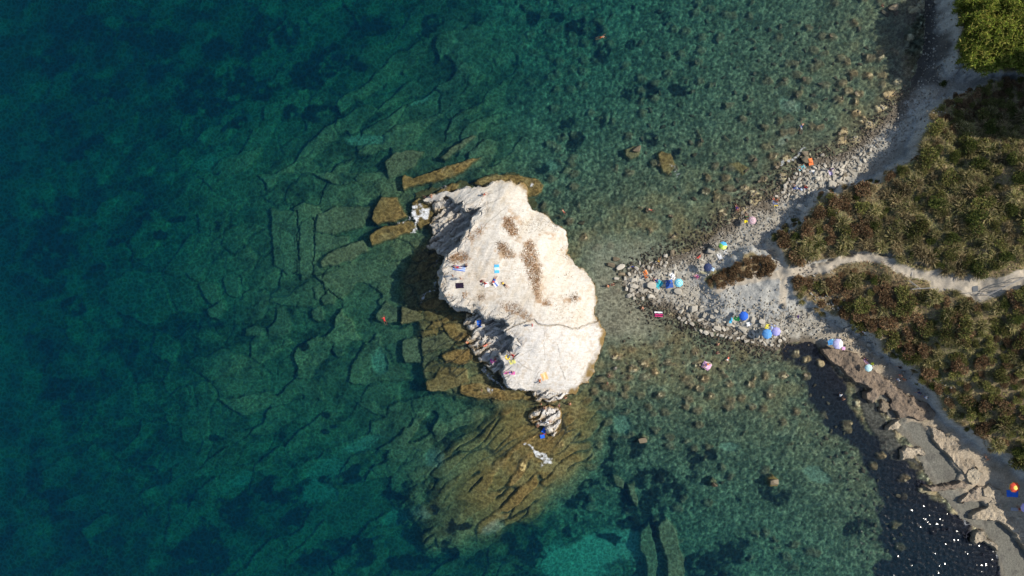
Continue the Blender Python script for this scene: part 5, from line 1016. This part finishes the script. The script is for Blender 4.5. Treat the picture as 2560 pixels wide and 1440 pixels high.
# ------------------------------------------------------------------ umbrellas
def umbrella(px, py, rpx, label, cols, rings=None, tilt=(0, 0), n=8, h=2.0):
    """cols: colour of each panel in turn; rings: colours from the tip outward instead"""
    r = rpx*PX*(CAM_H-2)/CAM_H; q = at(px, py, up=h); root = bpy.data.objects.new('beach_umbrella', None); C.objects.link(root)
    root.location = q; root['label'] = label; root['category'] = 'umbrella'; root.empty_display_size = .3
    top = Vector((0, 0, h+.22)); bm = bmesh.new(); mats = []; key = []
    def mi(c):
        if c not in key: key.append(c); mats.append(flat_mat('umbrella_cloth', c, .8, bmp=.0))
        return key.index(c)
    prof = [(0, 0), (.2, .02), (.4, .07), (.6, .15), (.8, .27), (.93, .38), (1, .46)]
    sub = 3; N = n*sub; rows = []
    for t_, dz in prof:
        row = []
        for i in range(N):
            A = 2*math.pi*i/N+R(11); s = (i % sub)/sub; fl = 1-.10*math.sin(math.pi*s)*t_ if i % sub else 1
            row.append(bm.verts.new((r*t_*fl*math.cos(A), r*t_*fl*math.sin(A), top.z-dz*r*.9-(.03*math.sin(math.pi*s)*t_))))
        rows.append(row)
        if t_ == 0: 
            c0 = row[0]; [bm.verts.remove(v) for v in row[1:]]; rows[-1] = [c0]*N
    for a in range(len(rows)-1):
        for i in range(N):
            j = (i+1) % N; c = rings[min(a, len(rings)-1)] if rings else cols[(i//sub) % len(cols)]
            vs = (rows[a][i], rows[a+1][i], rows[a+1][j], rows[a][j]) if a else (rows[0][0], rows[1][i], rows[1][j])
            f = bm.faces.new(vs); f.material_index = mi(c); f.smooth = True
    can = link('canopy', bm_mesh('canopy', bm, mats), parent=root)
    so = can.modifiers.new('thickness', 'SOLIDIFY'); so.thickness = .012
    metal = flat_mat('white_pole', (.6, .6, .6), .4)
    bm = bmesh.new(); bmesh.ops.create_cone(bm, cap_ends=True, segments=10, radius1=.022, radius2=.018, depth=h+.35, matrix=Matrix.Translation((0, 0, (h+.35)/2-.15)))
    link('pole', bm_mesh('pole', bm, metal), parent=root)
    bm = bmesh.new(); bmesh.ops.create_uvsphere(bm, u_segments=10, v_segments=6, radius=.035, matrix=Matrix.Translation((0, 0, h+.27))); link('finial', bm_mesh('finial', bm, metal), parent=root)
    for i in range(n):
        A = 2*math.pi*i/n+R(11); p0 = Vector((0, 0, top.z-.04)); p1 = Vector((r*.98*math.cos(A), r*.98*math.sin(A), top.z-.46*r*.9-.02)); bm = bmesh.new()
        bmesh.ops.create_cone(bm, cap_ends=True, segments=5, radius1=.007, radius2=.006, depth=(p1-p0).length, matrix=Matrix.Translation((p0+p1)/2) @ (p1-p0).to_track_quat('Z', 'Y').to_matrix().to_4x4())
        link('rib', bm_mesh('rib', bm, metal), parent=root)
    root.rotation_euler = (R(tilt[0]), R(tilt[1]), rs.uniform(0, .7))
LB = (.10, .30, .62); LV = (.36, .34, .68)
umbrella(1808, 614, 11, 'umbrella of lime green, yellow and blue panels on the pale clay', [(.08,.42,.75), (.08,.42,.75), (.30,.62,.10), (.30,.62,.10), (.62,.72,.15), (.75,.80,.25), (.62,.72,.15), (.08,.42,.75)])
umbrella(1770, 668, 11, 'navy umbrella at the left end of the dry wedge', [(.035, .05, .12)])
umbrella(1697, 707, 11.5, 'turquoise umbrella with white rings in the middle of the spit', None, [(.6,.8,.85), (.10,.52,.68), (.5,.78,.84), (.10,.52,.68), (.35,.7,.8), (.10,.52,.68)])
umbrella(1881, 551, 11, 'faded pink flowery umbrella at the north waterline', None, [(.6,.4,.42), (.42,.3,.34), (.66,.5,.52), (.45,.25,.3), (.6,.5,.5), (.45,.22,.26)])
umbrella(1860, 790, 12, 'royal blue umbrella beside a dark green mat', [(.03, .13, .58)])
umbrella(1919, 835, 13.5, 'light blue umbrella, left one of the touching pair', [LB, (.13, .34, .66)])
umbrella(1941, 829, 12, 'lavender blue umbrella, right one of the touching pair', [LV, (.40, .38, .72)])
umbrella(2096, 860, 14, 'lilac and white umbrella near the dark round shadow', [(.78,.78,.85), (.55,.52,.78), (.55,.52,.78), (.60,.58,.80), (.5,.48,.72), (.55,.52,.78), (.62,.60,.82), (.82,.82,.88)])
umbrella(2172, 920, 10, 'pale mint umbrella at the end of the pink towel', [(.45, .72, .72), (.55, .78, .78)])
umbrella(2538, 1219, 14, 'red umbrella with a yellow centre in the shade at the lower right', None, [(.9,.75,.15), (.9,.7,.15), (.8,.10,.05), (.8,.10,.05), (.8,.10,.05), (.5,.4,.12)])
umbrella(2566, 1270, 13, 'lavender umbrella cut by the right edge of the view', [(.5, .42, .72)])

# ------------------------------------------------------------------ banks of dead seagrass on the shore
m, t, b = new_mat('dead_seagrass'); v = coord(t)
n1 = noise(t, v, 3.5, 6, .75); n2 = noise(t, v, 13, 4, .7); at_ = nd(t, 'ShaderNodeAttribute', attribute_name='col')
c = mixc(t, 1.0, at_.outputs['Color'], ramp(t, n1, [(.3, (.62, .58, .55)), (.7, (1.25, 1.22, 1.15))]), 'MULTIPLY'); c = mixc(t, 1.0, c, ramp(t, n2, [(.35, (.6,)*3), (.65, (1.25,)*3)]), 'MULTIPLY')
t.links.new(c, b.inputs['Base Color']); b.inputs['Roughness'].default_value = 1; b.inputs['Specular IOR Level'].default_value = .05
bump(t, b, math_node(t, 'ADD', n1, n2), .9, .15); M['banq'] = m
for k, (poly, h, cc, lb) in enumerate([
 ([(2050,872),(2072,862),(2100,872),(2140,885),(2175,915),(2200,935),(2240,965),(2275,990),(2330,1010),(2340,1030),(2325,1048),(2300,1053),(2272,1042),(2245,1045),(2232,1030),(2222,1000),(2212,982),(2195,990),(2180,1008),(2162,1000),(2158,985),(2175,975),(2160,962),(2135,955),(2118,942),(2100,918),(2078,905),(2062,890)], .85, (.26, .21, .165), 'longest brown seaweed bank with an undercut edge along the dark water'),
 ([(2196,1012),(2205,1000),(2225,1005),(2228,1020),(2212,1030),(2200,1026)], .5, (.25, .21, .16), 'small round seaweed mound in the notch of the longest bank'),
 ([(2212,1078),(2222,1058),(2245,1048),(2252,1060),(2240,1072),(2225,1076)], .6, (.46, .40, .31), 'pale seaweed island at the edge of the grey mud'),
 ([(2252,1152),(2256,1128),(2272,1117),(2300,1116),(2312,1130),(2310,1140),(2290,1139),(2272,1150)], .75, (.47, .41, .32), 'pale crescent seaweed island with glints around it'),
 ([(2320,1062),(2345,1068),(2380,1095),(2420,1130),(2440,1160),(2425,1182),(2408,1186),(2390,1165),(2365,1135),(2345,1115),(2330,1095)], .6, (.42, .36, .28), 'pale seaweed strip on the landward side of the mud flat'),
 ([(2418,1170),(2435,1163),(2455,1180),(2448,1205),(2428,1213),(2415,1200),(2412,1182)], .8, (.47, .42, .33), 'rounded pale seaweed hump beside a deep dark crack'),
 ([(2306,1218),(2325,1212),(2370,1210),(2398,1200),(2415,1210),(2410,1226),(2390,1220),(2360,1228),(2325,1230)], .7, (.30, .25, .20), 'narrow brown seaweed tongue reaching left into the water'),
 ([(2396,1258),(2408,1240),(2430,1222),(2442,1212),(2462,1215),(2470,1228),(2450,1240),(2445,1250),(2430,1250),(2410,1256)], .7, (.40, .34, .27), 'seaweed bank between the tongue and the small grey pool'),
 ([(2450,1222),(2475,1208),(2500,1225),(2525,1260),(2550,1290),(2590,1340),(2600,1400),(2580,1400),(2560,1372),(2545,1350),(2530,1330),(2510,1318),(2495,1305),(2470,1300),(2425,1302),(2424,1288),(2445,1275),(2465,1262),(2478,1248),(2455,1238)], .95, (.46, .40, .31), 'broad pale seaweed bank running to the right edge'),
 ([(2432,1358),(2432,1335),(2445,1322),(2460,1325),(2465,1345),(2485,1355),(2500,1365),(2490,1378),(2472,1362),(2455,1355),(2440,1364)], .75, (.42, .37, .29), 'lowest seaweed lump standing in the glittering water')]):
    q = P(poly, h*.8); x0, y0 = q.min(0)-.6; x1, y1 = q.max(0)+.6; gx_, gy_ = np.arange(x0, x1, .12), np.arange(y0, y1, .12); X, Y = np.meshgrid(gx_, gy_, indexing='ij'); X, Y = X.ravel(), Y.ravel()
    d = sdist(X+fbm(X, Y, 1.1, 400+k, 4)*.3, Y+fbm(X, Y, 1.1, 420+k, 4)*.3, q)
    hh = h*(.9+.25*fbm(X, Y, 2.2, 440, 3)) + fbm(X, Y, .5, 450, 3)*.07
    hh = hh*1.25+.15+fbm(X, Y, 1.2, 452, 4)*.18; z_ = np.where(d > -.5, -.5+(hh+.5)*sstep(-.12, .2, d), -1.)
    gz_ = np.array([gh(a, b_) for a, b_ in zip(X, Y)]); F_ = grid_faces(len(gx_), len(gy_)); F_ = F_[(d > -.3)[F_].any(1)]
    z_ = np.maximum(z_, np.minimum(gz_-.05, .2)) if k else np.where(z_ < gz_-.3, gz_-.3, z_)
    Vb = np.stack([X, Y, z_], 1); cb = np.tile(np.array(cc), (len(X), 1))*(1+.25*fbm(X, Y, 1.5, 460, 3))[:, None]; cb = mixn(cb, (.07, .05, .04), sstep(.3, .0, d)*.5)  # rims darkened in the colour for the shade of the undercut edge
    vb, fb, cb = compact(Vb, F_, np.clip(cb, .01, .8)); ctr = np.array([q[:, 0].mean(), q[:, 1].mean(), 0.])
    link('seaweed_bank', mesh_from('seaweed_bank', vb-ctr, fb, M['banq'], False, cb), lb, 'seaweed bank', loc=ctr)

# ------------------------------------------------------------------ foam
m, t, b = new_mat('sea_foam'); v = coord(t); at_ = nd(t, 'ShaderNodeAttribute', attribute_name='col'); n1 = noise(t, v, 1.9, 9, .82)
s_ = nd(t, 'ShaderNodeSeparateColor'); t.links.new(at_.outputs['Color'], s_.inputs[0])
al = math_node(t, 'MULTIPLY', math_node(t, 'SUBTRACT', math_node(t, 'ADD', n1, s_.outputs[0]), 1.0), 3.2); al = math_node(t, 'MINIMUM', math_node(t, 'MAXIMUM', al, 0), .80)
t.links.new(al, b.inputs['Alpha']); b.inputs['Base Color'].default_value = (.85, .88, .9, 1); b.inputs['Roughness'].default_value = .8
bump(t, b, n1, .6, .1); M['foam'] = m
def foam(line, w, strength, label, tag_group=None):
    q = P(line); x0, y0 = q.min(0)-w*3; x1, y1 = q.max(0)+w*3; st = .22 if max(x1-x0, y1-y0) < 20 else .35
    gx_, gy_ = np.arange(x0, x1, st), np.arange(y0, y1, st); X, Y = np.meshgrid(gx_, gy_, indexing='ij'); X, Y = X.ravel(), Y.ravel()
    d = ldist(X+fbm(X, Y, 2.4, 501, 5)*w*1.5, Y+fbm(X, Y, 2.4, 502, 5)*w*1.5, q); a = sstep(w*1.7, 0, d)*(strength*.84)
    F_ = grid_faces(len(gx_), len(gy_)); F_ = F_[(a > .03)[F_].any(1)]
    if not len(F_): return
    V_, F2, c_ = compact(np.stack([X, Y, .035+.03*fbm(X, Y, .7, 503, 2)*a], 1), F_, np.repeat(a[:, None], 3, 1))
    o = link('sea_foam', mesh_from('sea_foam', V_, F2, M['foam'], True, c_), label, 'foam', kind='stuff')
foam([(1035,560),(1050,550),(1062,540),(1072,528),(1055,520)], 1.5, .85, 'bright foam of the wave breaking north-west of the rock')
foam([(1052,505),(1060,530),(1050,565)], .9, .7, 'foam streaks beside the breaking wave'); foam([(995,560),(1020,548),(1038,552)], .6, .62, 'foam fringe on the brown slab')
foam([(1082,615),(1105,622),(1085,640),(1078,660)], .9, .62, 'thin foam in the shadow under the cliff'); foam([(1098,660),(1090,700),(1075,735),(1060,748)], 1.0, .66, 'lacy foam in the dark water under the cliff')
foam([(1220,925),(1235,950),(1250,975)], 1.2, .68, 'foam in the shaded cove under the southern cliff'); foam([(1318,1115),(1340,1120),(1355,1135),(1372,1155)], .95, .80, 'bright foam tongue on the southern ledges')
foam([(1300,1050),(1310,1075),(1312,1100)], .5, .55, 'thin foam line left of the small outcrop'); foam([(1108,465),(1125,470)], .9, .6, 'foam patch on the northern shelf'); foam([(1105,428),(1120,415)], .5, .6, 'small foam splash on the northern slab')
foam([(1322,462),(1330,466)], .6, .75, 'white splash at the north-east corner of the rock'); foam([(1675,402),(1682,425),(1690,440)], .6, .62, 'foam by the brown boulder in the north bay'); foam([(2002,310),(2003,325)], .5, .75, 'splash around the swimmer in the north bay')
foam([(1956,418),(1968,402),(1990,385),(2010,370)], .5, .68, 'foam line at the big north boulders'); foam([(1700,610),(1760,572),(1800,540),(1850,510),(1900,478),(1950,440)], .55, .52, 'broken foam line along the north shore'); foam([(2080,370),(2110,345),(2150,320),(2200,290),(2240,255),(2270,215)], .5, .52, 'thin surf line along the upper north shore')
foam([(1120,850),(1150,862),(1140,900),(1160,930)], .8, .5, 'scattered foam on the western shelf'); foam([(2200,1030),(2215,1060)], .5, .6, 'foam between the seaweed islands'); foam([(2375,1235),(2390,1250),(2395,1275),(2415,1310),(2430,1320)], .8, .66, 'sparkling foam at the seaweed bank'); foam([(2490,1360),(2495,1380),(2510,1420)], .7, .62, 'foam on the lowest mud edge'); foam([(2330,1180),(2320,1165),(2300,1140)], .5, .5, 'foam at the mud flat edge')

# ------------------------------------------------------------------ handrails, steps
def bar(p, q, r, mt, name, parent, sq=True):
    bm = bmesh.new(); tr = (q-p).to_track_quat('Z', 'Y').to_matrix().to_4x4(); mid = (p+q)/2
    bmesh.ops.create_cone(bm, cap_ends=True, segments=4 if sq else 8, radius1=r, radius2=r, depth=(q-p).length, matrix=Matrix.Translation(mid) @ tr)
    if sq: bmesh.ops.bevel(bm, geom=bm.edges[:], offset=r*.2, segments=1, affect='EDGES')
    return link(name, bm_mesh(name, bm, mt), parent=parent)
pale_wood = flat_mat('weathered_wood', (.42, .39, .35), .9, bmp=.4)
def handrail(pts, label, r=.07, posts=4):
    base = [at(a, b, up=1.0) for a, b in pts]; root = bpy.data.objects.new('handrail', None); C.objects.link(root); root.location = base[0]; root['label'] = label; root['category'] = 'handrail'; root.empty_display_size = .3
    o = base[0]
    for a, b in zip(base[:-1], base[1:]):
        bar(a-o+Vector((0, 0, 1)), b-o+Vector((0, 0, 1)), r, pale_wood, 'rail', root); bar(a-o+Vector((0, 0, .5)), b-o+Vector((0, 0, .5)), r*.6, pale_wood, 'rail', root)
        for k in range(posts):
            f = k/(posts-1); p = a.lerp(b, f); g = gh(p.x, p.y); bar(Vector((p.x, p.y, g-.4))-o, Vector((p.x, p.y, p.z+1.05))-o, .06, pale_wood, 'post', root)
handrail([(2280,723),(2335,719)], 'short pale handrail below the bend of the upper path', .075, 3)
handrail([(2275,702),(2300,720)], 'thin dark handrail joining the short pale one at an angle', .045, 3)
handrail([(2470,738),(2515,716),(2560,694)], 'long white handrail climbing to the right edge', .08, 3)
handrail([(2418,733),(2448,731),(2470,738)], 'thin handrail leading left from the long white one', .045, 3)
def steps(cells, label, name='stone_steps', mt=None):
    o = at(*cells[0][:2]); root = bpy.data.objects.new(name, None); C.objects.link(root); root.location = o; root['label'] = label; root['category'] = 'steps'; root.empty_display_size = .3
    for px, py, w, l, ang in cells:
        p = at(px, py); bm = bmesh.new(); bmesh.ops.create_cube(bm, size=1, matrix=Matrix.Translation(p-o+Vector((0, 0, -.02))) @ Matrix.Rotation(R(ang), 4, 'Z') @ Matrix.Diagonal((w*PX, l*PX, .28, 1)))
        bmesh.ops.bevel(bm, geom=bm.edges[:], offset=.03, segments=1, affect='EDGES'); link('tread', bm_mesh('tread', bm, mt or pale_wood), parent=root)
steps([(1938,628,13,2.4,-14), (1942,638,14,2.4,-14), (1946,647,14,2.4,-14), (1950,656,15,2.4,-14), (1954,665,15,2.4,-14)], 'short flight of pale steps dropping from the path junction to the north beach', mt=M['stone'])
steps([(2279,688,2.2,23,-4)], 'upright wooden retaining board across the upper path', 'retaining_board')
steps([(2437,722,14,14,6)], 'square block set into the upper path, shade put into its dark grey', 'path_block', flat_mat('shade_dark_block', (.12, .13, .14)))  # shade of this square is put into the block's dark colour
